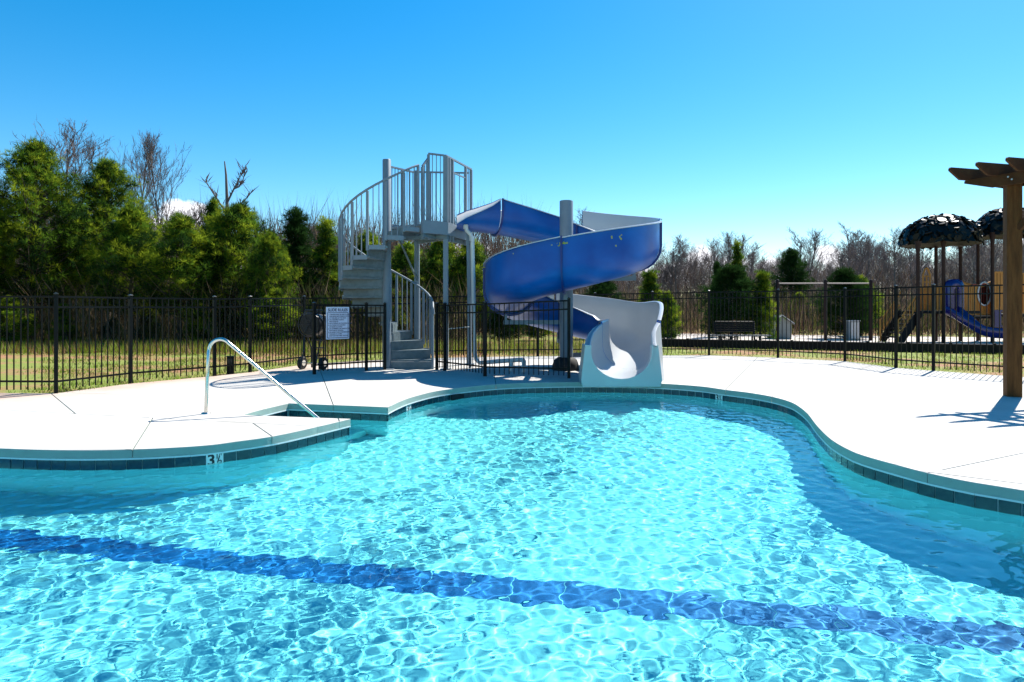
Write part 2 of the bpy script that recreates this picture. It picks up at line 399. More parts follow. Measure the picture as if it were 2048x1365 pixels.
# red clay washed on to the slabs beside the left fence
def clay_stain(m):
    t = m.node_tree; bs = t.nodes['Principled BSDF']; src = bs.inputs['Base Color'].links[0].from_socket
    tcn = t.nodes.new('ShaderNodeTexCoord'); A, B = FENCE_L[1], FENCE_L[4]; d = (B-A).normalized(); nrm = Vector((d.y, -d.x, 0))
    dt = t.nodes.new('ShaderNodeVectorMath'); dt.operation = 'DOT_PRODUCT'; t.links.new(tcn.outputs['Object'], dt.inputs[0]); dt.inputs[1].default_value = nrm
    mr_ = t.nodes.new('ShaderNodeMapRange'); c0_ = A.dot(nrm); mr_.inputs[1].default_value = c0_ - .1; mr_.inputs[2].default_value = c0_ + 1.3; mr_.inputs[3].default_value = 1; mr_.inputs[4].default_value = 0; t.links.new(dt.outputs['Value'], mr_.inputs[0])
    n = t.nodes.new('ShaderNodeTexNoise'); n.inputs['Scale'].default_value = 1.1; n.inputs['Detail'].default_value = 6; t.links.new(tcn.outputs['Object'], n.inputs[0])
    n2 = t.nodes.new('ShaderNodeTexNoise'); n2.inputs['Scale'].default_value = .45; n2.inputs['Detail'].default_value = 8; n2.inputs['Roughness'].default_value = .7; t.links.new(tcn.outputs['Object'], n2.inputs[0])
    r2 = t.nodes.new('ShaderNodeMapRange'); r2.inputs[1].default_value = .52; r2.inputs[2].default_value = .75; r2.inputs[4].default_value = .55; t.links.new(n2.outputs[0], r2.inputs[0])
    k = t.nodes.new('ShaderNodeMath'); k.operation = 'MULTIPLY'; t.links.new(mr_.outputs[0], k.inputs[0]); t.links.new(n.outputs[0], k.inputs[1])
    x = t.nodes.new('ShaderNodeMixRGB'); t.links.new(k.outputs[0], x.inputs[0]); t.links.new(src, x.inputs[1]); x.inputs[2].default_value = (.42, .22, .12, 1)
    y = t.nodes.new('ShaderNodeMixRGB'); y.blend_type = 'MULTIPLY'; t.links.new(r2.outputs[0], y.inputs[0]); t.links.new(x.outputs[0], y.inputs[1]); y.inputs[2].default_value = (.72, .70, .64, 1); t.links.new(y.outputs[0], bs.inputs['Base Color'])
clay_stain(M['concrete'])

M['joint'] = mat('joint_filler', (.20, .18, .16), .9, var=.1)
hole2 = offset_poly(RING, .10); hole2_cw = [hole2[0]] + list(reversed(hole2[1:])); loops = [[Vector((x, y, 0)) for x, y in OUT], [Vector((x, y, 0)) for x, y in hole2_cw]]
vv = [p for l in loops for p in l]; mb = MB(); mb.add([(p.x, p.y, -.022) for p in vv], [t if (vv[t[1]]-vv[t[0]]).cross(vv[t[2]]-vv[t[0]]).z > 0 else t[::-1] for t in tessellate_polygon(loops)])
mb.build('joint_filler', M['joint'], deck)
# ---------------------------------------------------------------- ground
def ground_mat():
    m = bpy.data.materials.new('ground_grass'); m.use_nodes = True; t = m.node_tree; b = t.nodes['Principled BSDF']; b.inputs['Roughness'].default_value = .95
    tcn = t.nodes.new('ShaderNodeTexCoord')
    def noise(s, d=6):
        n = t.nodes.new('ShaderNodeTexNoise'); n.inputs['Scale'].default_value = s; n.inputs['Detail'].default_value = d; n.inputs['Roughness'].default_value = .68; t.links.new(tcn.outputs['Object'], n.inputs['Vector']); return n
    def ramp(src, p0, c0, p1, c1):
        r = t.nodes.new('ShaderNodeValToRGB'); r.color_ramp.elements[0].position = p0; r.color_ramp.elements[0].color = (*c0, 1); r.color_ramp.elements[1].position = p1; r.color_ramp.elements[1].color = (*c1, 1); t.links.new(src, r.inputs[0]); return r
    g = ramp(noise(3.2).outputs[0], .3, (.13, .19, .02), .7, (.22, .23, .04))
    d = ramp(noise(7).outputs[0], .35, (.25, .12, .05), .7, (.34, .17, .09))
    f = ramp(noise(.33, 5).outputs[0], .46, (0, 0, 0), .58, (1, 1, 1))
    mx_ = t.nodes.new('ShaderNodeMixRGB'); t.links.new(f.outputs[0], mx_.inputs[0]); t.links.new(g.outputs[0], mx_.inputs[1]); t.links.new(d.outputs[0], mx_.inputs[2]); t.links.new(mx_.outputs[0], b.inputs['Base Color'])
    bp = t.nodes.new('ShaderNodeBump'); bp.inputs['Strength'].default_value = .8; bp.inputs['Distance'].default_value = .05; t.links.new(noise(9).outputs[0], bp.inputs['Height']); t.links.new(bp.outputs[0], b.inputs['Normal'])
    return m
M['ground'] = ground_mat()
OUTS = [(p[0]*1.0, p[1]) for p in offset_poly(OUT if sum(OUT[i][0]*OUT[(i+1) % len(OUT)][1]-OUT[(i+1) % len(OUT)][0]*OUT[i][1] for i in range(len(OUT))) > 0 else list(reversed(OUT)), -.15)]
big = [(-700, -300), (700, -300), (700, 1500), (-700, 1500)]
loops = [[Vector((x, y, 0)) for x, y in big], [Vector((x, y, 0)) for x, y in reversed(OUTS)]]
vv = [p for l in loops for p in l]; mb = MB(); mb.add([(p.x, p.y, -.05) for p in vv], [t if (vv[t[1]]-vv[t[0]]).cross(vv[t[2]]-vv[t[0]]).z > 0 else t[::-1] for t in tessellate_polygon(loops)])
tag(mb.build('ground', M['ground']), kind='structure')
def in_out(x, y): return inside(x, y, OUTS)
# short grass and weeds beyond the fence
def blades(name, n, xr, yr, h, w, mats, seed, bend=.4, keep=None, z0=-.05, kind='stuff', label=None, cat=None, clump=0):
    r = np.random.default_rng(seed); u_ = r.random(n); Y = yr[0] + (yr[1]-yr[0]) * u_**1.25; X = (xr[0] + (xr[1]-xr[0]) * r.random(n)) * (Y / yr[1] if xr[0] < -1e-9 or True else 1)
    if clump:
        cxn = r.random((clump, 2)); idx = r.integers(0, clump, n); cY = yr[0] + (yr[1]-yr[0])*cxn[idx, 0]**1.2; cX = (xr[0]+(xr[1]-xr[0])*cxn[idx, 1]) * cY/yr[1]
        sel = r.random(n) < .75; X = np.where(sel, cX + r.normal(0, .22, n), X); Y = np.where(sel, cY + r.normal(0, .22, n), Y)
    ok = ~in_out(X, Y)
    if keep is not None: ok &= keep(X, Y)
    X, Y = X[ok], Y[ok]; n = len(X); hh = h[0] + (h[1]-h[0]) * r.random(n)**1.6; a = r.random(n)*2*pi; lean = r.normal(0, bend, (n, 2)) * hh[:, None]
    dx, dy = np.cos(a)*w/2, np.sin(a)*w/2; z = np.full(n, z0)
    V = np.stack([np.stack([X-dx, Y-dy, z], 1), np.stack([X+dx, Y+dy, z], 1), np.stack([X+lean[:, 0], Y+lean[:, 1], z+hh], 1)], 1).reshape(-1, 3)
    o = link(name, np_mesh(name, V, np.arange(3*n).reshape(-1, 3), mats, False, r.integers(0, len(mats), n))); tag(o, label, cat, None, kind); return o
def leaf_mat(name, col, tr=.5, var=.3, vs_=1.5, rough=.7):
    m = bpy.data.materials.new(name); m.use_nodes = True; t = m.node_tree; t.nodes.clear()
    tcn = t.nodes.new('ShaderNodeTexCoord'); n = t.nodes.new('ShaderNodeTexNoise'); n.inputs['Scale'].default_value = vs_; n.inputs['Detail'].default_value = 5; t.links.new(tcn.outputs['Object'], n.inputs[0])
    r = t.nodes.new('ShaderNodeValToRGB'); r.color_ramp.elements[0].position = .32; r.color_ramp.elements[1].position = .68
    r.color_ramp.elements[0].color = (*[c*(1-var) for c in col], 1); r.color_ramp.elements[1].color = (*[c*(1+var) for c in col], 1); t.links.new(n.outputs[0], r.inputs[0])
    d = t.nodes.new('ShaderNodeBsdfDiffuse'); tr_ = t.nodes.new('ShaderNodeBsdfTranslucent'); mx_ = t.nodes.new('ShaderNodeMixShader'); mx_.inputs[0].default_value = tr
    t.links.new(r.outputs[0], d.inputs[0]); t.links.new(r.outputs[0], tr_.inputs[0]); t.links.new(d.outputs[0], mx_.inputs[1]); t.links.new(tr_.outputs[0], mx_.inputs[2])
    o = t.nodes.new('ShaderNodeOutputMaterial'); t.links.new(mx_.outputs[0], o.inputs[0]); return m
M['grass_a'] = leaf_mat('grass_green', (.20, .30, .03), .5, .25); M['grass_b'] = leaf_mat('grass_straw', (.27, .22, .09), .4, .25); M['grass_c'] = leaf_mat('grass_olive', (.17, .22, .03), .5)
M['weed'] = leaf_mat('dry_weed', (.34, .25, .14), .5); M['weed_b'] = leaf_mat('grey_weed', (.22, .19, .14), .4)
tag(blades('grass', 70000, (-24, 26), (11, 33), (.03, .11), .018, [M['grass_a'], M['grass_b'], M['grass_c']], 3, clump=1300), 'short patchy green and straw coloured grass on red clay beyond the pool fence', 'grass', None, 'stuff')

# ---------------------------------------------------------------- waterline tiles, grout line, depth markers, skimmer
def text_mesh(s, size, m, bold=False, align='CENTER', ext=.0008):
    c = bpy.data.curves.new('text', 'FONT'); c.body = s; c.size = size; c.extrude = ext; c.align_x = align; c.align_y = 'CENTER'; c.resolution_u = 3
    if bold: c.offset = size * .026
    o = bpy.data.objects.new('text', c); COL.objects.link(o); dg = bpy.context.evaluated_depsgraph_get(); dg.update(); me = bpy.data.meshes.new_from_object(o.evaluated_get(dg)); bpy.data.objects.remove(o); me.materials.clear(); me.materials.append(m); return me
mb = MB(); mb.cbox((-.0725, -.008, -.0735), (.0725, .002, .0745), .0025); tile_me = mb.mesh('tile', M['tile'])
mb = MB(); mb.cbox((-.086, -.016, -.086), (.086, .006, .083), .003); marker_me = mb.mesh('marker_tile', M['marker_tile'])
ntile = 0; markers = [446, 824, 1437]; glyphs = None
gm = MB()
for ci, c in enumerate(curves):
    # resample at tile pitch
    L = [0.]
    for i in range(1, len(c)): L.append(L[-1] + (c[i]-c[i-1]).length)
    tot = L[-1]; nt_ = max(1, int(round(tot / .155)))
    def at(s):
        s = min(max(s, 0), tot - 1e-6); i = max(j for j in range(len(L)-1) if L[j] <= s) if True else 0
        f = (s - L[i]) / max(L[i+1]-L[i], 1e-9); return c[i].lerp(c[i+1], f), (c[i+1]-c[i]).normalized()
    prevp = None
    for k in range(nt_ + 1):
        p, t = at(k * tot / nt_); nin = None
        # outward = away from water
        nn = Vector((t.y, -t.x, 0)); test = p + nn * .02
        if inside(np.array([test.x]), np.array([test.y]), RING)[0]: nn = -nn
        q = p + nn * .012
        if prevp is not None: gm.bar(prevp + Vector((0, 0, -.099)), q + Vector((0, 0, -.099)), .03, .016)
        prevp = q
    for k in range(nt_):
        p, t = at((k + .5) * tot / nt_)
        if p.x < -9.2 or p.y < 2.2: continue
        nn = Vector((t.y, -t.x, 0)); test = p + nn * .02
        if inside(np.array([test.x]), np.array([test.y]), RING)[0]: nn = -nn
        px = 1024 + FPX * p.x / p.y; py = HOR + FPX*CAMZ/p.y
        rz = atan2(nn.y, nn.x) - pi/2        # local +Y points outward, -Y faces the water
        base = p + nn * .024 + Vector((0, 0, -.183))
        ismark = None
        for mk in markers:
            if abs(px - mk) < (16 if mk == 446 else 9) and not any(m_ == mk for m_ in getattr(at, 'done', [])) and (ci in (0, 4)): ismark = mk
        if 906 < px < 924 and ci == 4: continue
        if ismark:
            markers.remove(ismark)
            o = link('depth_marker_tile', marker_me, pool, base, (0, 0, rz)); 
            if glyphs is None: glyphs = [(text_mesh('3', .165, M['ink'], True), (-.036, -.0175, .012)), (text_mesh('1', .070, M['ink'], True), (.022, -.0175, .048)), (text_mesh('/', .10, M['ink'], True), (.036, -.0175, .012)), (text_mesh('2', .065, M['ink'], True), (.056, -.0175, -.018)), (text_mesh('FT', .030, M['ink'], True), (.058, -.0175, .064))]
            for me_, lo in glyphs: link('numeral', me_, o, lo, (R(90), 0, 0))
        else:
            o = link('tile', tile_me, pool, base, (0, 0, rz)); ntile += 1
gm.build('grout_line', M['grout'], pool)
M['grout_b'] = mat('tile_grout', (.36, .42, .42), .85)
bk = MB(); WB = offset_poly(RING, .0262); n = len(WB); bk.add([(x, y, -.104) for x, y in WB] + [(x, y, -.264) for x, y in WB], [(i, n+i, n+(i+1) % n, (i+1) % n) for i in range(n)]); bk.build('tile_bedding', M['grout_b'], pool)
print('tiles', ntile, 'markers left', markers)
# skimmer mouth: dark opening framed in the tile band
sk = G(915, 777.5); mb = MB(); a_, b_ = G(903, 779), G(927, 775)
M['dark'] = mat('dark_void', (.01, .01, .012), .8, var=.2)
mb.bar(a_ + Vector((0, .03, -.17)), b_ + Vector((0, .03, -.17)), .03, .13); mb.build('skimmer_opening', M['dark'], pool)

# ---------------------------------------------------------------- metal fences
M['black_metal'] = mat('black_metal', (.003, .005, .005), .45, var=.25, vscale=3, spec=.15)
M['cap_metal'] = mat('cap_metal', (.02, .028, .028), .25, var=.2)
def fence(pts, hts, label, group, post_w=.06, picket_sp=.115, rails=True, gate=False, first=True, last=True, cat='fence'):
    root = empty('metal_fence', pts[0], 0, label, cat, group); o0_ = pts[0]
    pk = {}
    for i, p in enumerate(pts):
        if (i == 0 and not first) or (i == len(pts)-1 and not last): continue
        h = hts[i]; m_ = MB(); m_.cbox((-post_w/2, -post_w/2, -.05), (post_w/2, post_w/2, h+.03), .004)
        a = pts[min(i+1, len(pts)-1)] - pts[max(i-1, 0)]; po = m_.build('post', M['black_metal'], root, p - o0_, (0, 0, atan2(a.y, a.x)))
        m_ = MB(); m_.cbox((-post_w/2-.006, -post_w/2-.006, h+.03), (post_w/2+.006, post_w/2+.006, h+.045), .003)
        m_.add([(-.03, -.03, h+.045), (.03, -.03, h+.045), (.03, .03, h+.045), (-.03, .03, h+.045), (0, 0, h+.065)], [(0,1,4),(1,2,4),(2,3,4),(3,0,4)]); m_.build('cap', M['cap_metal'], po)
    for i in range(len(pts) - 1):
        a, b = pts[i], pts[i+1]; d = (b-a); L_ = d.length; t = d.normalized(); rz = atan2(t.y, t.x); h0, h1 = hts[i], hts[i+1]
        n_ = max(2, int(L_ / picket_sp)); 
        for zf in ('top', 'second', 'bottom'):
            def zz(h): return h - .012 if zf == 'top' else h - .19 if zf == 'second' else .20
            m_ = MB(); m_.bar(a - o0_ + t*post_w/2 + Vector((0, 0, zz(h0))), b - o0_ - t*post_w/2 + Vector((0, 0, zz(h1))), .028, .032); m_.build('rail', M['black_metal'], root)
        for k in range(1, n_):
            f = k / n_; p = a + d*f - o0_; h = round((h0 + (h1-h0)*f), 2)
            if h not in pk:
                m_ = MB(); m_.box((-.008, -.008, .055), (.008, .008, h - .03)); pk[h] = m_.mesh('picket', M['black_metal'])
            link('picket', pk[h], root, p, (0, 0, rz))
    return root
fence(FENCE_L[:4], [1.66]*4, 'black metal picket fence running along the deck at the left edge of the photo', 'perimeter fences round the pool deck')
gt = fence(FENCE_L[3:5], [1.66, 1.68], 'narrow black metal picket gate in the left fence behind the steel handrail', 'perimeter fences round the pool deck', cat='gate', first=False); gt.name = 'metal_gate'
fence(FENCE_L[4:6], [1.68, 1.72], 'black metal picket fence section just right of the narrow gate, before the hose reel', 'perimeter fences round the pool deck', first=False)
fence(FENCE_B, [1.72, 1.75, 1.78, 1.82, 1.85, 1.88, 1.92, 1.95], 'black metal picket fence behind the stair tower and blue slide', 'perimeter fences round the pool deck', first=False)
fence(FENCE_R, [1.96]*len(FENCE_R), 'tall black metal picket fence between the deck and the playground', 'perimeter fences round the pool deck', first=False)
# electrical pedestal at the gate
pb = G(461, 748); root = empty('outlet_pedestal', pb, R(8), 'low black box pedestal standing at the fence behind the steel handrail', 'pedestal')
mb = MB(); mb.cbox((-.07, -.05, -.02), (.07, .05, .38), .008); mb.build('housing', M['black_metal'], root); mb = MB(); mb.cbox((-.05, -.062, .22), (.05, -.05, .34), .004); mb.build('cover', M['cap_metal'], root); mb = MB(); mb.cbox((-.08, -.06, .38), (.08, .06, .395), .004); mb.build('lid', M['cap_metal'], root)
# enclosure round the slide
SF = [G(628.5, 749), G(732.7, 741.5), G(769.6, 740)]; SG = [G(873.7, 740), G(889.6, 742), G(970, 753), G(1137.8, 757)]
fence(SF, [1.53]*3, 'low black metal picket fence panel carrying the slide rules sign', 'low fences enclosing the slide', picket_sp=.105)
fence(SG, [1.53, 1.53, 1.55, 1.62], 'low black metal picket fence between the stair foot and the slide pole', 'low fences enclosing the slide', picket_sp=.105)
# sign
M['sign_white'] = mat('sign_white', (.62, .66, .80), .45, var=.03, vscale=3)
M['sign_ink'] = mat('sign_ink', (.02, .03, .09), .5, var=.1)
sa, sb = SF[0], SF[1]; t = (sb - sa).normalized(); nrm = Vector((t.y, -t.x, 0))
if nrm.y > 0: nrm = -nrm
sc_ = P(675.5, 646.5, 14.05); W_, H_ = .565, .70
root = empty('rules_sign', sc_ + nrm*0, atan2(t.y, t.x) + R(4), 'white rectangular SLIDE RULES sign with dark lettering hung on the low fence', 'sign')
mb = MB(); mb.cbox((-W_/2, -.004, -H_/2), (W_/2, .004, H_/2), .002); mb.build('sign_panel', M['sign_white'], root)
fr_ = MB()
x0, x1, z0, z1 = -W_/2+.03, W_/2-.03, -H_/2+.03, H_/2-.125
for (p, q_) in [((x0,z0),(x1,z0)), ((x0,z1),(x1,z1)), ((x0,z0),(x0,z1)), ((x1,z0),(x1,z1))]: fr_.bar((p[0], -.0055, p[1]), (q_[0], -.0055, q_[1]), .012, .002, up=Vector((0, 1, 0)))
fr_.build('border', M['sign_ink'], root)
link('title', text_mesh('SLIDE RULES', .088, M['sign_ink'], True), root, (0, -.006, H_/2-.068), (R(90), 0, 0))
lines = ['1. CHILDREN MUST BE ABLE TO SWIM', '   ONE RIDER MUST REMAIN ON STAIRS', '   AT THE LEVEL OF THE DECK', '2. NO HEADFIRST SLIDING', '   MUST SLIDE SIT', '3. NO STOPPING OR STANDING IN SLIDE', '4. NO TRAINS OR CHAINING', '   OF RIDERS ALLOWED', '5. NO SWIMMING OR DIVING AT THE', '   BOTTOM OF THE SLIDE', '6. NO MORE THAN ONE PERSON ON', '   THE SLIDE AT A TIME', '   MUST EXIT FEET FIRST ON SLIDE']
for k, s_ in enumerate(lines):
    link('text_line', text_mesh(s_, .032, M['sign_ink'], True, 'LEFT'), root, (x0+.02, -.006, z1-.04-k*.0385), (R(90), 0, 0))
mb = MB()
for sx in (-.2, .2): mb.box((sx-.01, .004, -.05), (sx+.01, .03, .3))
mb.build('bracket', M['black_metal'], root)

# ---------------------------------------------------------------- stainless handrail
M['steel'] = mat('stainless', (.62, .60, .55), .16, metal=1., var=.05, vscale=6)
hb = G(413, 828); root = empty('handrail', hb, 0, 'single loop stainless steel grab rail rising from the deck at the recessed pool steps', 'handrail')
pts = [Vector((-.01, 0, -.02)), Vector((.01, 0, .5)), Vector((.03, .0, .85))]
cR = .155; cc = Vector((.03+cR, .01, .87))
for a in range(180, 38, -14): pts.append(cc + Vector((cos(R(a))*cR, .0, sin(R(a))*cR)))
e_ = pts[-1]; dirn = Vector((1.17, .10, -1.03)).normalized(); pts += [e_ + dirn*.03, e_ + dirn*.7, e_ + dirn*1.5, e_ + dirn*2.0]
mb = MB(); mb.tube(pts, .024, 14); mb.build('rail_tube', M['steel'], root)
mb = MB(); mb.tube([(-.01, 0, 0), (-.01, 0, .018), (-.01, 0, .022)], [.06, .055, .03], 16); mb.build('escutcheon', M['steel'], root)

# ---------------------------------------------------------------- hose reel cart behind the enclosure corner
M['rubber'] = mat('black_rubber', (.012, .012, .013), .75, var=.2)
M['reel_metal'] = mat('dark_reel_metal', (.02, .02, .022), .35, var=.3)
hr = G(621, 741); root = empty('hose_reel_cart', (hr.x, 15.3, 0), R(-18), 'black wheeled drum cart parked left of the rules sign behind the fence', 'cart')
mb = MB(); cz = 1.07
for k in range(24):
    a0, a1 = 2*pi*k/24, 2*pi*(k+1)/24
mb.tube([(0, -.16, cz), (0, -.15, cz), (0, .15, cz), (0, .16, cz)], [.255, .27, .27, .255], 28); mb.build('drum', M['reel_metal'], root)
mb = MB()
for yy in (-.19, .19): mb.tube([(cos(2*pi*k/24)*.285, yy, cz + sin(2*pi*k/24)*.285) for k in range(25)], .012, 6, cap=False)
for yy in (-.19,):
    for k in range(6): a = 2*pi*k/6; mb.tube([(0, yy, cz), (cos(a)*.285, yy, cz+sin(a)*.285)], .008, 5)
    for rr in (.1, .17, .23): mb.tube([(cos(2*pi*k/20)*rr, yy, cz + sin(2*pi*k/20)*rr) for k in range(21)], .005, 5, cap=False)
mb.build('drum_guard', M['reel_metal'], root)
mb = MB()
for sx in (-.2, .2):
    mb.tube([(sx, .22, .02), (sx, .2, .5), (sx*1.25, .1, .8), (sx*1.42, 0, 1.07), (sx*1.3, .05, 1.4)], .018, 8)
    mb.tube([(sx, -.22, .02), (sx, -.1, .45), (sx*1.2, 0, .8)], .016, 8)
for z in (.25, .5, .68): mb.tube([(-.2, .2, z), (.2, .2, z)], .014, 8)
mb.tube([(-.26, .05, 1.4), (.26, .05, 1.4)], .016, 8); mb.build('frame', M['reel_metal'], root)
mb = MB(); mb.tube([(-.29, -.03, .15), (.29, -.03, .15)], .012, 8); mb.build('axle', M['steel'], root)
for sx in (-.29, .29):
    wv = MB(); wv.tube([(sx-.045, -.03, .15), (sx-.035, -.03, .15), (sx+.035, -.03, .15), (sx+.045, -.03, .15)], [.12, .15, .15, .12], 22); wo_ = wv.build('wheel', M['rubber'], root)
    m_ = MB(); m_.tube([(sx-.05, -.03, .15), (sx+.05, -.03, .15)], .07, 16); m_.build('rim', M['steel'], wo_)
# ---------------------------------------------------------------- slide tower with spiral stair
M['grey_paint'] = mat('grey_paint', (.18, .225, .265), .5, var=.08, vscale=4, spec=.4)
M['grey_stained'] = mat('grey_stained', (.09, .13, .14), .6, vscale=5, col2=(.17, .215, .235))
M['rust'] = mat('rust', (.18, .07, .03), .9, var=.3)
CX, CYY = -2.99, 15.40
tower = empty('slide_tower', (CX, CYY, 0), 0, 'grey metal spiral stair tower with raised platform leading to the slide', 'stair tower')
mb = MB(); mb.tube([(0, 0, -.05), (0, 0, 4.99), (0, 0, 5.0)], [.1, .1, .09], 24); col_o = mb.build('column', M['grey_paint'], tower)
mb = MB(); mb.cbox((-.2, -.2, -.01), (.2, .2, .02), .006); mb.build('base_plate', M['grey_paint'], col_o)
NS, RISE, DA = 15, .218, 21.3
TH0 = 2.0                                        # leading edge of the first step
RO = 1.10
def pol(r, th, z): return Vector((r*cos(R(th)), r*sin(R(th)), z))
def tread_mesh():
    m_ = MB(); k = 5; s_ = DA + 3.0; ins_ = [pol(.10, s_*j/k, 0) for j in range(k+1)]; out_ = [pol(RO - .01, s_*j/k, 0) for j in range(k+1)]
    for (z0, z1) in ((-.045, 0.0),):
        top = [p + Vector((0, 0, z1)) for p in ins_ + out_]; bot = [p + Vector((0, 0, z0)) for p in ins_ + out_]; n1 = 2*(k+1)
        fs = []
        for j in range(k):
            fs += [(j, k+1+j, k+2+j, j+1), (n1+j, n1+j+1, n1+k+2+j, n1+k+1+j), (k+1+j, n1+k+1+j, n1+k+2+j, k+2+j), (j+1, n1+j+1, n1+j, j)]
        fs += [(0, n1, n1+k+1, k+1), (k, 2*k+1, n1+2*k+1, n1+k)]
        m_.add(top + bot, fs)
    return m_.mesh('tread', M['grey_stained'])
def riser_mesh():
    m_ = MB(); m_.box((.10, -.006, -RISE+.002), (RO-.02, .006, -.047)); return m_.mesh('riser', M['grey_stained'])
def skirt_mesh():       # outer stringer plate under each tread
    m_ = MB(); k = 4
    for j in range(k):
        a, b = pol(RO, (DA+.5)*j/k, 0), pol(RO, (DA+.5)*(j+1)/k, 0)
        m_.bar(a + Vector((0, 0, -.03)), b + Vector((0, 0, -.03)), .014, .10)
    return m_.mesh('step_edge', M['grey_paint'])
tm, rm, km = tread_mesh(), riser_mesh(), skirt_mesh()
RAILH = 1.25
mb = MB(); mb.bar((RO, 0, -.10), (RO, 0, RAILH-.03), .055, .04, up=Vector((1, 0, 0))); big_bal = mb.mesh('guard_post', M['grey_paint'])
thin = {}
def thin_me(h):
    h = round(h, 2)
    if h not in thin:
        m_ = MB(); m_.bar((RO, 0, -.02), (RO, 0, h), .018); thin[h] = m_.mesh('baluster', M['grey_paint'])
    return thin[h]
rail_pts = []
for i in range(NS):
    th = TH0 + DA*i; z = RISE*(i+1)
    o = link('tread', tm, tower, (0, 0, z), (0, 0, R(th))); link('riser', rm, o, (0, 0, 0), (0, 0, 0)); link('step_edge', km, o, (0, 0, 0))
    link('guard_post', big_bal, tower, (0, 0, z + RISE*.0), (0, 0, R(th + .8)))
    for f in (.36, .68): link('baluster', thin_me(RAILH - .03 + RISE*f), tower, (0, 0, z), (0, 0, R(th + DA*f)))
    rail_pts += [pol(RO, th + DA*f, z + RAILH + RISE*f) for f in (0, .5)]
link('guard_post', big_bal, tower, (0, 0, RISE*NS + RISE*.9), (0, 0, R(TH0 + DA*NS - 1)))
rail_pts.append(pol(RO, TH0 + DA*NS, RISE*NS + RAILH + RISE*.9))
rail_pts = [rail_pts[0] + Vector((.03, -.06, -.16)), rail_pts[0] + Vector((.01, -.02, -.04))] + rail_pts
mb = MB(); mb.tube(rail_pts, .026, 8); mb.build('stair_handrail', M['grey_paint'], tower)
mb = MB(); mb.bar((RO, -.03, -.02), (RO, -.03, 1.32), .075, .05, up=Vector((1, 0, 0))); mb.build('newel_post', M['grey_paint'], tower)
# platform
def T(x, y, z=0.): return Vector((x - CX, y - CYY, z))
PA, PB, PC, PD, PE = (-2.06, 14.80), (-1.52, 15.22), (-1.05, 16.80), (-2.43, 16.45), (-2.92, 15.52)
PZ = 3.40
mb = MB(); pl = [(x-CX, y-CYY) for x, y in (PA, PB, PC, PD, PE)]; mb.prism(pl, PZ-.05, PZ); mb.build('platform_floor', M['grey_paint'], tower)
for a, b, nm in [(PA, PB, 0), (PB, PC, 1), (PC, PD, 0), (PD, PE, 0)]:
    mb = MB(); p, q_ = T(*a), T(*b); mb.bar(p + Vector((0, 0, PZ-.07)), q_ + Vector((0, 0, PZ-.07)), .03, .30); mb.build('fascia', M['grey_paint'], tower)
for a, b in [(PA, PC), (PB, PD), (PE, PB)]:
    mb = MB(); p, q_ = T(*a), T(*b); mb.bar(p + Vector((0, 0, PZ-.27)), q_ + Vector((0, 0, PZ-.27)), .06, .10); mb.build('joist', M['grey_stained'], tower)
for (x, y, w_, z1) in [(-1.57, 15.28, .115, 5.05), (-2.42, 16.42, .12, 4.95), (-1.1, 16.72, .11, 3.3)]:
    mb = MB(); p = T(x, y); mb.cbox((p.x-w_/2, p.y-w_/2, -.02), (p.x+w_/2, p.y+w_/2, z1), .006); lg = mb.build('platform_leg', M['grey_paint'], tower)
    mb = MB(); mb.cbox((p.x-.13, p.y-.13, -.01), (p.x+.13, p.y+.13, .018), .004); mb.build('base_plate', M['grey_paint'], lg)
mb = MB(); mb.bar(T(-2.35, 15.85, 3.1), T(-2.40, 16.4, 2.2), .03); mb.bar(T(-2.75, 15.5, 3.2), T(-2.40, 16.38, 2.15), .035); mb.build('diagonal_brace', M['grey_stained'], tower)
def guard(a, b, z0, z1a, z1b, n_, posts=(0, 1), thick=.018, name='guard_panel'):
    p, q_ = T(*a), T(*b); t = q_ - p
    for f in posts:
        c = p + t*f; m_ = MB(); m_.bar(c + Vector((0, 0, z0-.35)), c + Vector((0, 0, (z1a + (z1b-z1a)*f) - .02)), .06, .05, up=t.normalized()); m_.build('guard_post', M['grey_paint'], tower)
    m_ = MB(); m_.bar(p + Vector((0, 0, z1a)), q_ + Vector((0, 0, z1b)), .045, .04); m_.build('top_rail', M['grey_paint'], tower)
    m_ = MB(); m_.bar(p + Vector((0, 0, z0+.05)), q_ + Vector((0, 0, z0+.05)), .03, .03); m_.build('bottom_rail', M['grey_paint'], tower)
    for k in range(1, n_):
        f = k/n_; c = p + t*f; m_ = MB(); m_.bar(c + Vector((0, 0, z0+.05)), c + Vector((0, 0, z1a + (z1b-z1a)*f - .02)), thick); m_.build('baluster', M['grey_paint'], tower)
guard((-2.96, 15.5), (-2.45, 16.40), PZ, 4.86, 4.90, 9, posts=(.5, 1.0))
guard((-2.43, 16.42), (-1.12, 16.74), PZ, 4.92, 4.96, 11, posts=(0, .25))
guard((-1.95, 15.05), (-1.60, 15.24), PZ, 5.06, 5.06, 4, posts=(0,))
guard((-2.06, 14.84), (-1.95, 15.04), PZ, 4.72, 4.95, 3, posts=(0,))
guard((-1.57, 15.24), (-1.44, 15.62), PZ, 5.06, 5.06, 4, posts=(.5, 1))
guard((-1.18, 16.40), (-1.06, 16.76), PZ, 5.06, 5.06, 4, posts=(0, 1))
mb = MB(); mb.bar(T(-1.44, 15.62, 5.06), T(-1.18, 16.40, 5.06), .045, .04); mb.bar(T(-1.44, 15.62, 4.74), T(-1.18, 16.40, 4.76), .03, .03); mb.build('entry_bar', M['grey_paint'], tower)

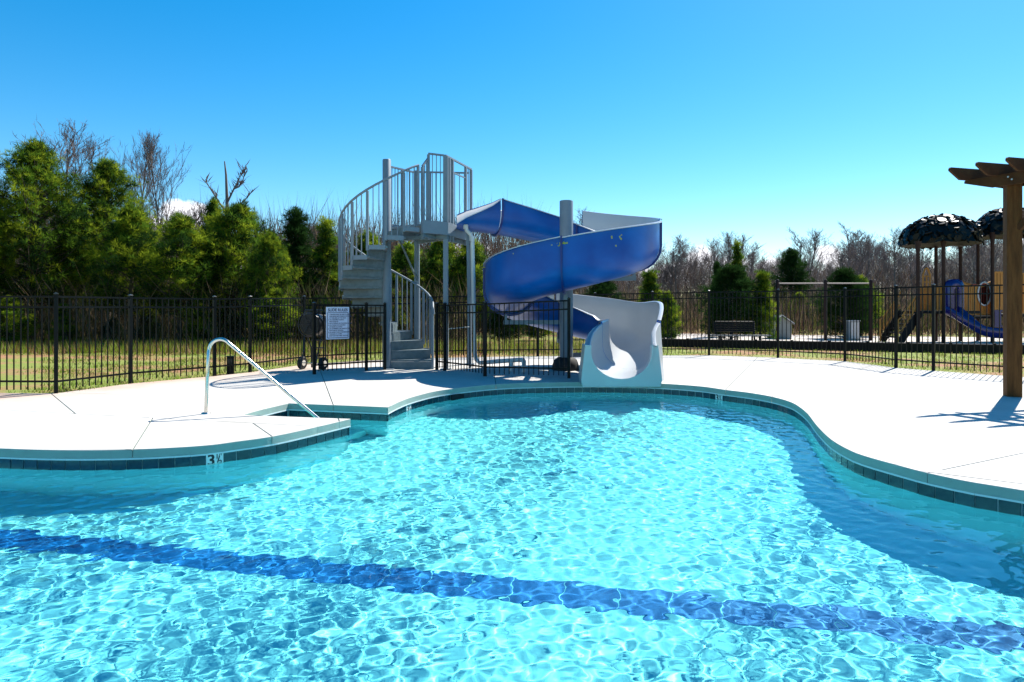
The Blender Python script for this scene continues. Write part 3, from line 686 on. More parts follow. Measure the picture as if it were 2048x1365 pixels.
# ---------------------------------------------------------------- white water supply pipe
M['pvc'] = mat('white_pvc', (.60, .62, .60), .45, var=.08, vscale=5)
pp = empty('water_pipe', (-.95, 15.6, 0), 0, 'white plastic water pipe running from the slide start down and along the ground', 'pipe')
def PP(x, y, z): return Vector((x+.95, y-15.6, z))
mb = MB(); mb.tube([PP(-1.12, 15.62, 3.62), PP(-1.12, 15.62, 3.42), PP(-1.09, 15.6, 3.32), PP(-1.0, 15.6, 3.24), PP(-.96, 15.6, 3.14), PP(-.90, 15.6, .35), PP(-.86, 15.58, .2), PP(-.78, 15.5, .14), PP(.15, 14.75, .27), PP(.27, 14.65, .27)], .05, 12); mb.build('pipe_run', M['pvc'], pp)
mb = MB()
for x, y in ((-.02, 14.88), (.27, 14.65)): mb.tube([PP(x, y, .27), PP(x, y, -.02)], .05, 12)
mb.build('pipe_foot', M['pvc'], pp)
mb = MB(); mb.bar(PP(-1.02, 15.72, -.02), PP(-1.08, 15.72, 3.35), .07); mb.build('support_post', M['grey_paint'], pp)
mb = MB(); mb.tube([PP(-1.02, 15.6, 1.0), PP(-1.5, 15.35, .96), PP(-1.52, 15.34, .9), PP(-1.52, 15.34, .0)], .012, 6); mb.build('small_pipe', M['pvc'], pp)
for zz_ in (3.14, 3.42): mb = MB(); mb.tube([PP(-.965 if zz_ < 3.2 else -1.12, 15.61, zz_-.05), PP(-.965 if zz_ < 3.2 else -1.12, 15.61, zz_+.05)], .062, 12); mb.build('coupling', M['pvc'], pp)

# ---------------------------------------------------------------- the flume
def blue_mat():
    m = bpy.data.materials.new('blue_gelcoat'); m.use_nodes = True; t = m.node_tree; b = t.nodes['Principled BSDF']; b.inputs['Roughness'].default_value = .33; b.inputs['Specular IOR Level'].default_value = .25
    tcn = t.nodes.new('ShaderNodeTexCoord')
    n = t.nodes.new('ShaderNodeTexNoise'); n.inputs['Scale'].default_value = 1.6; n.inputs['Detail'].default_value = 6; t.links.new(tcn.outputs['Object'], n.inputs[0])
    r = t.nodes.new('ShaderNodeValToRGB'); r.color_ramp.elements[0].position = .3; r.color_ramp.elements[0].color = (.0, .062, .30, 1); r.color_ramp.elements[1].position = .75; r.color_ramp.elements[1].color = (.0, .12, .46, 1); t.links.new(n.outputs[0], r.inputs[0])
    # a few yellow lichen flecks on the front loop
    sep = t.nodes.new('ShaderNodeSeparateXYZ'); t.links.new(tcn.outputs['Object'], sep.inputs[0])
    def mth(op, a, b_):
        k = t.nodes.new('ShaderNodeMath'); k.operation = op
        for i, v in enumerate((a, b_)):
            if isinstance(v, (int, float)): k.inputs[i].default_value = v
            else: t.links.new(v, k.inputs[i])
        return k.outputs[0]
    tot = None
    for (px, py, rx, rz_) in [(1125, 489, .12, .035), (1103, 492, .03, .02), (1117, 493, .04, .03), (1233, 481, .035, .08), (1215, 481, .02, .045), (1223, 497, .02, .02), (1026, 505, .02, .02)]:
        x_ = (px-1024)/FPX*13.4 if px < 1200 else (px-1024)/FPX*13.9; yy_ = 13.4 if px < 1200 else 13.9; z_ = CAMZ + (HOR-py)*yy_/FPX
        dx = mth('DIVIDE', mth('SUBTRACT', sep.outputs[0], x_ - 1.40), rx); dz = mth('DIVIDE', mth('SUBTRACT', sep.outputs[2], z_), rz_)
        v = mth('SUBTRACT', 1.0, mth('ADD', mth('MULTIPLY', dx, dx), mth('MULTIPLY', dz, dz))); tot = v if tot is None else mth('MAXIMUM', tot, v)
    front = mth('LESS_THAN', sep.outputs[1], -.6)
    n2 = t.nodes.new('ShaderNodeTexNoise'); n2.inputs['Scale'].default_value = 22; t.links.new(tcn.outputs['Object'], n2.inputs[0])
    fac = mth('MULTIPLY', mth('GREATER_THAN', mth('ADD', tot, mth('MULTIPLY', mth('SUBTRACT', n2.outputs[0], .5), 4.5)), .55), mth('MULTIPLY', front, mth('GREATER_THAN', tot, -.6)))
    mx_ = t.nodes.new('ShaderNodeMixRGB'); t.links.new(fac, mx_.inputs[0]); t.links.new(r.outputs[0], mx_.inputs[1]); mx_.inputs[2].default_value = (.34, .36, .06, 1); t.links.new(mx_.outputs[0], b.inputs['Base Color'])
    return m
M['blue'] = blue_mat()
M['lining'] = mat('grey_lining', (.45, .475, .49), .30, var=.05, vscale=1.5, coat=.2)
M['blue_dark'] = mat('blue_flange', (.002, .022, .16), .4, var=.1)
SX, SY = 1.40, 15.20
slide = empty('spiral_water_slide', (SX, SY, 0), 0, 'blue spiral water slide with grey inside, winding round a grey pole into the pool', 'water slide')
def arc(th, z): return Vector((SX + 1.45*cos(R(th)), SY + 1.45*sin(R(th)), z))
def zth(th): return 3.0 - .55*(90 - th)/90
SEC = []   # sections: list of (stations, outer heights, inner heights, halfwidths)
path1 = [Vector((-1.38, 15.98, 3.40)), Vector((-.9, 16.04, 3.38)), Vector((-.42, 16.16, 3.33))]
path2 = [Vector((-.42, 16.16, 3.33)), Vector((.2, 16.37, 3.24)), Vector((.8, 16.55, 3.13)), arc(90, 3.0), arc(76, zth(76))]
def lerps(a, b, n_): return [a + (b-a)*i/(n_-1) for i in range(n_)]
SEC.append((path1, [.28, .5, .76], [.28, .5, .78], [.58, .56, .55]))
SEC.append((path2, [.72]*5, [.78, .72, .68, .66, .62], [.55]*5))
ths = lambda a, b, n_: [a + (b-a)*i/(n_-1) for i in range(n_)]
def add_arc(a, b, n_, ho, hi): SEC.append(([arc(t_, zth(t_)) for t_ in ths(a, b, n_)], ho if isinstance(ho, list) else [ho]*n_, hi if isinstance(hi, list) else [hi]*n_, [.55]*n_))
add_arc(76, -12, 12, 1.13, .64)
add_arc(-12, -101, 12, 1.08, .66)
add_arc(-101, -180, 11, 1.10, .68)
add_arc(-180, -262, 11, 1.06, .72)
e0 = arc(-330, zth(-330))
ex = catmull([arc(t_, zth(t_)) for t_ in (-262, -279, -296, -313, -330)] + [Vector((2.80, 15.0, .42)), Vector((2.66, 14.1, .30)), Vector((2.40, 13.2, .20)), Vector((2.17, 12.7, .15)), Vector((2.07, 12.25, .115))], .2)
ic = min(range(len(ex)), key=lambda i: (ex[i]-Vector((2.40, 13.2, .20))).length)
lastp = ex[ic:]; midp = ex[:ic+1]; ex = lastp; ne = len(ex)
def keyed(n, vals): return [float(np.interp(k/(n-1)*(len(vals)-1), range(len(vals)), vals)) for k in range(n)]
SEC.append((midp, keyed(len(midp), [1.05, 1.09, 1.14, 1.17, 1.2, 1.19, 1.16, 1.02]), keyed(len(midp), [.72, .74, .74, .74, .76, .84, .93, .97]), [.55]*len(midp)))
def hprof(k, vals): 
    x = k/(ne-1)*(len(vals)-1); i = min(int(x), len(vals)-2); return vals[i] + (vals[i+1]-vals[i])*(x-i)
SEC.append((ex, [hprof(k, [.97, .90, .76, .64]) for k in range(ne)], [hprof(k, [.95, .90, .76, .64]) for k in range(ne)], [.55 + .025*k/(ne-1) for k in range(ne)]))
def heading(pts, i, ov=None):
    a = pts[max(i-1, 0)]; b = pts[min(i+1, len(pts)-1)]; d = b - a; d.z = 0; return d.normalized()
def prof(hw, ho, hi, off=0., fl=True, fi=.085):
    """(lateral, z) from the outer rim round to the inner rim; lateral < 0 is the outer side"""
    w_ = hw + off; pts = []
    rb = min(.50, ho*.8, hi*.8)
    if fl: pts.append((-w_-.085, ho-.012))
    pts.append((-w_-.012 if fl else -w_, ho))
    pts.append((-w_, ho - .03)); pts.append((-w_, (ho+rb)/2))
    for k in range(0, 13):
        a = pi - pi*k/12; zc = rb; pts.append((w_*cos(a), zc - (rb+off)*sin(a)))
    pts.append((w_, (hi+rb)/2)); pts.append((w_, hi-.03)); pts.append((w_+.012 if fl else w_, hi))
    if fl: pts.append((w_+fi, hi-.012-.95*(fi-.085)))
    return pts
def loft(m_, path, hos, his, hws, off, mi, fl, smooth=True, flip=False, fi=None):
    rows = []
    for i, p in enumerate(path):
        d = heading(path, i)
        if path is ex and i == len(path)-1: d = Vector((-.05, -1, 0)).normalized()
        if ISARC:      # arcs: exact tangent
            r_ = p - Vector((SX, SY, p.z)); d = Vector((r_.y, -r_.x, 0)).normalized()
        lat = Vector((d.y, -d.x, 0))              # right-hand (inner) side
        rows.append([p + lat*s_ + Vector((0, 0, z_)) - Vector((SX, SY, 0)) for s_, z_ in prof(hws[i], hos[i], his[i], off, fl, fi[i] if fi else .085)])
    k = len(rows[0]); vs_ = [q for r_ in rows for q in r_]; fs = []
    for i in range(len(rows)-1):
        for j in range(k-1):
            f = (i*k+j, i*k+j+1, (i+1)*k+j+1, (i+1)*k+j); fs.append(f[::-1] if flip else f)
    m_.add(vs_, fs, mi, smooth); return rows
for si, (path, hos, his, hws) in enumerate(SEC):
    ISARC = 2 <= si <= 5
    if len(path) < 6:       # smooth the two straight-ish sections
        pth2 = catmull(path, .2); n_ = len(pth2)
        itp = lambda v: [float(np.interp(k/(n_-1)*(len(v)-1), range(len(v)), v)) for k in range(n_)]
        hos, his, hws, path = itp(hos), itp(his), itp(hws), pth2
    m_ = MB(); a_rows = loft(m_, path, hos, his, hws, 0, 0, True, flip=True, fi=[.32 - .22*q/(len(path)-1) for q in range(len(path))] if si == 0 else [.12]*len(path) if si == 7 else None); b_rows = loft(m_, path, hos, his, hws, .03, 1 , False)
    # under-edge of the rim flanges and end caps
    for rows_a, idx_a, idx_b in ((a_rows, 0, 0), (a_rows, -1, -1)):
        vs_ = []; 
        for ra, rb_ in zip(a_rows, b_rows): vs_ += [ra[idx_a], ra[idx_a] - Vector((0, 0, .02)), rb_[idx_b] - Vector((0, 0, .02))]
        fs = []
        for i in range(len(a_rows)-1): fs += [(3*i, 3*i+1, 3*i+4, 3*i+3), (3*i+1, 3*i+2, 3*i+5, 3*i+4)]
        m_.add(vs_, fs, 0, False)
    for e in (0, -1):
        ra, rb_ = a_rows[e][1:-1], b_rows[e]; k = len(ra)
        m_.add(list(ra) + list(rb_), [(j, j+1, k+j+1, k+j) for j in range(k-1)], 1 if si < 7 else 0, False)
    sec = m_.build('flume_section', [M['lining'], M['blue'] if si not in (0,) else M['blue']], slide)
    # joint flange at the start of each section
    if si > 0:
        i = 0; p = path[0]; d = heading(path, 0)
        if ISARC: r_ = p - Vector((SX, SY, p.z)); d = Vector((r_.y, -r_.x, 0)).normalized()
        lat = Vector((d.y, -d.x, 0)); m_ = MB(); rows = []
        ho_, hi_ = (hos[0], his[0])
        for off in (.031, .085):
            for dd in (-.018, .018): rows.append([p + d*dd + lat*s_ + Vector((0, 0, z_-.004)) - Vector((SX, SY, 0)) for s_, z_ in prof(.55, ho_, hi_, off, False)])
        k = len(rows[0]); vs_ = [q for r_ in rows for q in r_]; fs = []
        for (a, b) in ((0, 2), (2, 3), (3, 1), (1, 0)):
            for j in range(k-1): fs.append((a*k+j, a*k+j+1, b*k+j+1, b*k+j))
        fs += [(0, k, 3*k, 2*k), (k-1, 2*k-1+0, 4*k-1, 3*k-1)]
        m_.add(vs_, fs); m_.build('joint_flange', M['blue_dark'], slide)
# exit block: flat front with a U-shaped mouth, side skirts down to the deck
YF = 12.17; m_ = MB()
hw = .575; z_b = .115; topz = .755
U = [(-hw - .0, topz)] + [(-hw, .62)] + [(hw*cos(pi - pi*k/14)*-1*-1, .62 - (.62-z_b)*sin(pi*k/14)) for k in range(1, 14)] + [(hw, .62), (hw, topz)]
U = [(x_, z_) for x_, z_ in U]
def outer_pt(k, n_):
    f = k/(n_-1)
    per = [(-.69, topz), (-.78, -.03), (.78, -.03), (.69, topz)]
    if f < .3: t_ = f/.3; a, b = per[0], per[1]
    elif f < .7: t_ = (f-.3)/.4; a, b = per[1], per[2]
    else: t_ = (f-.7)/.3; a, b = per[2], per[3]
    return (a[0]+(b[0]-a[0])*t_, a[1]+(b[1]-a[1])*t_)
n_ = len(U); OU = [outer_pt(k, n_) for k in range(n_)]
xo = 2.07 - SX; yo = YF - SY
fr = [Vector((xo+a, yo, b)) for a, b in U]; fo = [Vector((xo+a, yo, b)) for a, b in OU]; br = [Vector((xo+a*.985, yo+.13, b)) for a, b in U]; bo = [Vector((xo+a, yo+.5 if abs(a) > .6 else yo+.13, b)) for a, b in OU]
k = n_; m_.add(fr + fo + br + bo, [(j, j+1, k+j+1, k+j) for j in range(k-1)] + [(2*k+j, 2*k+j+1, j+1, j) for j in range(k-1)] + [(k+j, k+j+1, 3*k+j+1, 3*k+j) for j in range(k-1)] + [(0, k, 3*k, 2*k), (k-1, 3*k-1, 4*k-1, 2*k-1)], 0, False)
m_.build('exit_block', M['lining'], slide)
# skirts: from the rim of the last stations to the ground
for side in (-1, 1):
    m_ = MB(); rows = []
    for i in range(0, ne):
        p = ex[i]; d = heading(ex, i) if i < ne-1 else Vector((-.05, -1, 0)); lat = Vector((d.y, -d.x, 0)); h = (SEC[-1][1][i] if side < 0 else SEC[-1][2][i]); q_ = p + lat*side*(.55+.085) - Vector((SX, SY, 0))
        rows.append((Vector((q_.x, q_.y, p.z+h-.015)), Vector((q_.x + lat.x*side*.09, q_.y, -.02))))
    vs_ = [v for r_ in rows for v in r_]; m_.add(vs_, [(2*i, 2*i+1, 2*i+3, 2*i+2) for i in range(len(rows)-1)], 0, True); m_.build('exit_skirt', M['lining'], slide)
# pole and its arms
mb = MB(); mb.tube([(-.12, 0, -.05), (-.12, 0, 3.96), (-.12, 0, 3.98)], [.158, .158, .15], 28); pole_o = mb.build('centre_pole', M['grey_paint'], slide)
mb = MB(); mb.tube([(-.12, 0, -.01), (-.12, 0, .025)], [.30, .30], 28); mb.build('base_flange', M['grey_stained'], pole_o)
mb = MB(); mb.tube([(-.12-.02, -.02, 0), (-.14, -.02, .12), (-.14, -.02, .24), (-.14, -.02, .30)], [.32, .31, .27, .18], 20); mb.build('pump_cover', M['rubber'], pole_o)
def arm(th, z, r0=.13, r1=1.5, w_=.09, vert=.16):
    m_ = MB(); a = Vector((r0*cos(R(th))-.12, r0*sin(R(th)), z)); b = Vector((r1*cos(R(th)), r1*sin(R(th)), z)); m_.bar(a, b, w_, .10)
    m_.bar(b + Vector((0, 0, -.05)) - (b-a).normalized()*.05, b + Vector((0, 0, vert)) - (b-a).normalized()*.05, .07, .07); m_.build('support_arm', M['grey_paint'], slide)
arm(-12, 2.14, vert=.2); arm(-101, 1.66, r1=1.25, vert=.15); arm(-180, 1.12, r1=1.6, vert=.18); arm(76, 2.75, r1=1.45, vert=.2); arm(-262, .62, r1=1.45, vert=.18); arm(-330, .34, r1=1.4, vert=.12)
# ---------------------------------------------------------------- pergola at the right edge
M['pine_wood'] = mat('stained_timber', (.05, .022, .006), .8, vscale=2.5, col2=(.13, .062, .018), spec=.2, bump=.4, bscale=25)
def add_grain(m):
    t = m.node_tree; 
    for n in t.nodes:
        if n.type == 'TEX_NOISE':
            mp = t.nodes.new('ShaderNodeMapping'); mp.inputs['Scale'].default_value = (9, 9, .9); src = n.inputs['Vector'].links[0].from_socket; t.links.new(src, mp.inputs[0]); t.links.new(mp.outputs[0], n.inputs['Vector'])
add_grain(M['pine_wood'])
M['pine_wood_h'] = mat('stained_beam', (.035, .015, .005), .8, vscale=3, col2=(.085, .038, .012), spec=.2, bump=.4, bscale=25)
per = empty('pergola', (8.25, 10.63, 0), 0, 'brown wooden pergola corner with one post and pointed rafters on the deck', 'pergola')
PO = Vector((8.25, 10.63, 0))
mb = MB(); mb.cbox((-.105, -.105, -.01), (.105, .105, 3.63), .008); mb.build('post', M['pine_wood'], per, (0, 0, 0), (0, 0, R(-22)))
ub, ur = Vector((.42, -.91, 0)).normalized(), Vector((.965, .262, 0)).normalized()
def plank(name, a, d, length, z0, z1, th, tip=.30, m_='pine_wood_h', both=True):
    """timber with a clipped point at its start"""
    s_ = Vector((d.y, -d.x, 0)) * th/2; h = z1 - z0
    prof_ = [(0, z1-.02), (.02, z1), (length, z1), (length, z0), (tip, z0), (.0, z1-h*.28)]
    vs_ = [a + d*x_ + s_ + Vector((0, 0, z_)) - PO for x_, z_ in prof_] + [a + d*x_ - s_ + Vector((0, 0, z_)) - PO for x_, z_ in prof_]; n = len(prof_)
    mb = MB(); mb.add(vs_, [tuple(range(n)), tuple(reversed(range(n, 2*n)))] + [(i, n+i, n+(i+1) % n, (i+1) % n) for i in range(n)]); return mb.build(name, M[m_], per)
b0 = Vector((8.10, 10.45, 0)) - ub*.72
bo_ = plank('beam', b0, ub, 4.6, 3.455, 3.645, .045, .42)
plank('beam', b0 + Vector((.30, .10, 0)), ub, 4.6, 3.455, 3.645, .045, .42)
M['bolt'] = mat('bolt_zinc', (.5, .5, .48), .35, metal=1, var=.1)
for dt, dz in ((.68, 3.585), (.735, 3.535)):
    mb = MB(); c = b0 + ub*dt + Vector((0, 0, dz)) - PO; nrm_ = Vector((ub.y, -ub.x, 0)); nrm_ = nrm_ if nrm_.x < 0 else -nrm_
    mb.tube([c + nrm_*.02, c + nrm_*.035], .014, 10); mb.build('bolt', M['bolt'], bo_)
tips = [(7.39, 10.90), (7.56, 10.50), (7.79, 10.16)]
while len(tips) < 10: tips.append((tips[-1][0]+.195, tips[-1][1]-.39))
for x, y in tips: plank('rafter', Vector((x, y, 0)), ur, 4.0, 3.63, 3.83, .04, .22)
mb = MB(); mb.bar((.08, .02, 2.75), (.62, .17, 3.44), .09, .09); mb.bar((.03, -.09, 2.75), (.30, -.62, 3.44), .09, .09); mb.build('knee_brace', M['pine_wood_h'], per)

# ---------------------------------------------------------------- play area
M['gravel'] = mat('play_gravel', (.42, .37, .34), .95, vscale=6, col2=(.60, .55, .52), bump=.5, bscale=20)
c0, c1 = G(1300, 691), G(2060, 707)
tcb = (c1-c0).normalized(); ncb = Vector((-tcb.y, tcb.x, 0)); Lc = (c1-c0).length
mb = MB(); mb.add([(p.x, p.y, -.02) for p in (c0 - tcb*3, c1 + tcb*14, c1 + tcb*14 + ncb*14, c0 - tcb*3 + ncb*13)], [(0,1,2,3)]); tag(mb.build('play_surface', M['gravel']), kind='structure')
M['black_plastic'] = mat('black_plastic', (.006, .006, .006), .6, var=.2, spec=.2)
bord = empty('playground_border', c0, 0, 'long low black plastic border edging the playground gravel beyond the tall fence', 'border')
k = 0; L_ = 1.22
while k*L_ < Lc + 6:
    a = tcb*(k*L_ - 1); mb = MB(); mb.cbox((.01, -.06, -.05), (L_-.01, .06, .27), .02); o = mb.build('border_segment', M['black_plastic'], bord, a, (0, 0, atan2(tcb.y, tcb.x))); 
    m_ = MB(); m_.tube([(L_, 0, -.05), (L_, 0, .30)], .05, 10); m_.build('stake', M['black_plastic'], o); k += 1
# bench
bY = 25.2; bp_ = P(1470, 692, bY); bnch = empty('park_bench', (bp_.x, bY, -.05), R(-6), 'black metal bench with curved back seen from behind beyond the tall fence', 'bench')
M['bench_top'] = mat('bench_seat_metal', (.16, .165, .165), .35, var=.1)
mb = MB()
for i in range(5): mb.tube([(-.72, .1+.02*i, .62+.085*i), (.72, .1+.02*i, .62+.085*i), (.78, .10+.02*i, .60+.085*i)], .035, 8)
for sx in (-.74, .74): mb.tube([(sx, .02, .40), (sx, .10, .6), (sx*1.02, .18, .98)], .03, 8)
mb.build('backrest', M['black_plastic'], bnch)
mb = MB()
for i in range(4): mb.box((-1.05, -.10-.11*i, .43), (1.25, -.01-.11*i, .47))
mb.build('seat', M['bench_top'], bnch)
for sx in (-.6, .0, .65): mb = MB(); mb.tube([(sx, .05, 0), (sx, .0, .42)], .035, 8); mb.tube([(sx, -.5, 0), (sx, -.3, .42)], .035, 8); mb.tube([(sx, -.55, .02), (sx, .2, .02)], .03, 8); mb.build('leg', M['black_plastic'], bnch)
# small playhouses and a utility box
M['shed_wall'] = mat('shed_wall', (.26, .28, .27), .7, var=.1); M['shed_tan'] = mat('shed_tan', (.32, .27, .20), .8, var=.1); M['shed_roof'] = mat('shed_roof', (.10, .10, .11), .7, var=.2); M['trim'] = mat('white_trim', (.6, .6, .58), .6, var=.05)
def shed(px0, px1, ytop, yeave, ybot, Y, label, wall, roof, door=True):
    a, b = P(px0, ybot, Y), P(px1, ybot, Y); w_ = (b.x-a.x)/2; ze = P(0, yeave, Y).z; zt = P(0, ytop, Y).z; dpt = 1.3
    root = empty('shed', ((a.x+b.x)/2, Y, 0), R(-12), label, 'shed')
    mb = MB(); mb.add([(-w_, 0, -.05), (w_, 0, -.05), (w_, 0, ze), (0, 0, zt-.06), (-w_, 0, ze), (-w_, dpt, -.05), (w_, dpt, -.05), (w_, dpt, ze), (0, dpt, zt-.06), (-w_, dpt, ze)], [(0,1,2,3,4), (9,8,7,6,5), (0,4,9,5), (1,6,7,2), (0,5,6,1)]); mb.build('wall', wall, root)
    mb = MB()
    for s_ in (-1, 1): mb.bar((s_*(w_+.12), dpt/2, ze-.06), (0, dpt/2, zt), dpt+.3, .05)
    mb.build('roof', roof, root)
    mb = MB()
    for s_ in (-1, 1): mb.bar((s_*(w_+.12), -.165, ze-.05), (0, -.165, zt+.01), .03, .10, up=Vector((0, 1, 0)))
    mb.build('barge_board', M['trim'], root)
    if door: mb = MB(); mb.box((-w_*.35, -.02, 0), (w_*.35, -.001, ze*.85)); mb.build('door', M['shed_roof'], root)
shed(1545, 1582, 631, 646, 677, 31, 'small white gabled playhouse with dark gable beyond the fence, right of the bench', M['shed_wall'], M['shed_roof'], False)
shed(1318, 1352, 607, 634, 675, 33, 'tan shed with grey roof beyond the fence, just right of the slide exit', M['shed_tan'], M['shed_wall'])
ub_ = P(1704, 680, 30); root = empty('utility_box', (ub_.x, 30, 0), R(10), 'pale grey upright utility box under the dark evergreen near the playground', 'box')
mb = MB(); mb.cbox((-.27, -.2, -.05), (.27, .2, .85), .02); mb.build('cabinet', M['shed_wall'], root); mb = MB(); mb.cbox((-.29, -.22, .85), (.29, .22, .89), .01); mb.build('lid', M['trim'], root); mb = MB(); mb.box((-.22, -.206, .05), (.22, -.2, .8)); mb.build('door', M['trim'], root)
# three-post overhead bar
M['brown_metal'] = mat('brown_metal', (.028, .012, .008), .6, spec=.25, var=.2); M['galv'] = mat('galvanised_pipe', (.12, .10, .10), .5, metal=.3, var=.15)
root = empty('overhead_bar', (P(1651, 680, 29.5).x, 29.5, 0), 0, 'three brown posts joined by a high pipe, standing beyond the tall fence', 'play bar')
x0 = P(1651, 680, 29.5).x
for px in (1555, 1651, 1742):
    xx = P(px, 680, 29.5).x - x0; mb = MB(); mb.tube([(xx, 0, -.05), (xx, 0, 2.70), (xx, 0, 2.74), (xx, 0, 2.78)], [.075, .075, .06, .02], 12); mb.build('post', M['brown_metal'], root)
for a, b in ((1555, 1651), (1651, 1742)):
    mb = MB(); mb.tube([(P(a, 0, 29.5).x-x0+.05, 0, 2.58), (P(b, 0, 29.5).x-x0-.05, 0, 2.58)], .03, 8); mb.build('cross_pipe', M['galv'], root)
# play structure
M['play_wood'] = mat('tan_play_panel', (.40, .17, .02), .6, var=.15, vscale=4); M['play_blue'] = mat('blue_play_plastic', (.006, .008, .11), .25, var=.1, coat=.3)
M['leaf_plate'] = mat('canopy_leaf', (.0025, .004, .0025), .33, var=.4, vscale=3, spec=.2); M['deck_black'] = mat('deck_black', (.008, .007, .007), .6, var=.2, spec=.2); M['play_red'] = mat('red_play_panel', (.22, .03, .02), .5, var=.1)
PY = 28.0; o_ = P(1880, 690, PY); play = empty('play_structure', (o_.x, PY, 0), 0, 'playground tower with dark leaf shaped roofs, tan panels, stairs and a blue slide', 'play structure')
def Q(x, y, dy=0.): p = P(x, y, PY + dy); return Vector((p.x - o_.x, dy, p.z))
for px, ytop, dy in ((1836, 488, -1.0), (1872, 480, 1.0), (1887, 480, -1.0), (1921, 485, .9), (1985, 470, -.6), (2052, 470, -.6), (1956, 470, 1.2), (2025, 470, 1.4)):
    a = Q(px, ytop, dy); mb = MB(); mb.tube([(a.x, dy, -.05), (a.x, dy, a.z-.35), (a.x, dy, a.z+.1)], [.075, .07, .13], 12); mb.build('post', M['brown_metal'], play)
def canopy(pxc, yrim, ytop, radpx, seed):
    r = random.Random(seed); c = Q(pxc, yrim); Rr = radpx*PY/FPX; Hh = (yrim-ytop)*PY/FPX; m_ = MB(); nu, nv = 30, 8
    vs_ = []
    for j in range(nv+1):
        e = (pi/2)*j/nv
        for i in range(nu): a = 2*pi*i/nu; sc2 = 1 + (.05*math.sin(a*9) if j == 0 else 0); vs_.append((c.x + Rr*.96*sc2*cos(e)**.8*cos(a), Rr*.96*sc2*cos(e)**.8*sin(a), c.z - (.10*abs(math.sin(a*4.5)) if j == 0 else 0) + Hh*.94*sin(e)))
    fs = [(j*nu+i, j*nu+(i+1) % nu, (j+1)*nu+(i+1) % nu, (j+1)*nu+i) for j in range(nv) for i in range(nu)] + [tuple(reversed(range(nu)))]
    m_.add(vs_, fs, 0, False); cp = m_.build('leaf_roof', M['leaf_plate'], play)
    m_ = MB()
    for k in range(300):
        e = math.asin(min(1, r.random()**1.0)); a = r.random()*2*pi; nrm = Vector((cos(e)*cos(a)/Rr, cos(e)*sin(a)/Rr, sin(e)/Hh)).normalized(); p = Vector((c.x + Rr*cos(e)**.85*cos(a), Rr*cos(e)**.85*sin(a), c.z + Hh*sin(e)))
        nrm = (nrm + Vector((r.gauss(0, .28), r.gauss(0, .28), r.gauss(0, .2)))).normalized(); t1 = nrm.orthogonal().normalized(); t1.rotate(Matrix.Rotation(r.random()*6.3, 3, nrm)); t2 = nrm.cross(t1); s_ = r.uniform(.10, .19)
        poly = [p + t1*s_*cos(q)*(1 + .25*cos(3*q)) + t2*s_*.8*sin(q) for q in [2*pi*i/7 for i in range(7)]]
        m_.add(poly + [q_ - nrm*.05 for q_ in poly], [tuple(range(7))] + [(i, 7+i, 7+(i+1) % 7, (i+1) % 7) for i in range(7)], 0, False)
    m_.build('leaf_plates', M['leaf_plate'], cp); cp.children[0]['kind'] = 'stuff'
canopy(1880, 487, 432, 70, 1); canopy(2020, 470, 418, 66, 2)
def panel(x0, x1, y0, y1, dy, name='barrier_panel', m_='play_wood', sag=0, slats=None):
    n = slats or max(2, int((x1-x0)/5)); mb = MB(); a, b = Q(x0, y0, dy), Q(x1, y1, dy); w_ = (b.x-a.x)/n
    for i in range(n):
        top = a.z - sag*math.sin(pi*(i+.5)/n); mb.box((a.x + w_*i + w_*.12, dy-.02, b.z), (a.x + w_*(i+1) - w_*.12, dy+.02, top))
    for i in range(8):
        f0, f1 = i/8, (i+1)/8; mb.bar((a.x+(b.x-a.x)*f0, dy, a.z - sag*math.sin(pi*f0)), (a.x+(b.x-a.x)*f1, dy, a.z - sag*math.sin(pi*f1)), .06, .06)
    mb.bar((a.x, dy, b.z+.05), (b.x, dy, b.z+.05), .06, .06); return mb.build(name, M[m_], play)
def deckp(x0, x1, y, d0, d1): mb = MB(); a, b = Q(x0, y), Q(x1, y); mb.cbox((a.x, d0, a.z-.12), (b.x, d1, a.z), .01); return mb.build('deck_floor', M['deck_black'], play)
deckp(1834, 1925, 622, -1.05, 1.05); deckp(1983, 2060, 628, -.7, 1.3); deckp(1922, 1985, 632, -.3, .9)
panel(1838, 1870, 578, 622, 1.0); panel(1873, 1886, 574, 622, -.98); panel(1889, 1920, 574, 622, 1.0); panel(1922, 1985, 563, 626, .9, sag=.18, slats=14); panel(1922, 1985, 566, 630, -.3, sag=.18, slats=14); panel(1987, 2006, 545, 620, -.6); panel(2008, 2050, 548, 628, -.6)
panel(1987, 2004, 622, 655, -.62, m_='play_blue', slats=1); panel(1944, 1952, 570, 626, -.28, m_='play_red', slats=2)
mb = MB(); a, b = Q(1846, 600, .2), Q(1860, 600, .2)
for xx in (a.x, b.x, (a.x+b.x)/2): mb.tube([(xx, .2, 1.35), (xx, .2, 2.9)], .035, 8)
mb.tube([(a.x, .2, 2.9), ((a.x*3+b.x)/4, .2, 3.15), ((a.x+b.x)/2, .2, 3.22), ((a.x+b.x*3)/4, .2, 3.15), (b.x, .2, 2.9)], .04, 8)
for i in range(6): mb.bar((a.x, .2, 1.6+.25*i), (b.x, .2, 1.6+.25*i), .04)
mb.build('arch_climber', M['play_wood'], play)
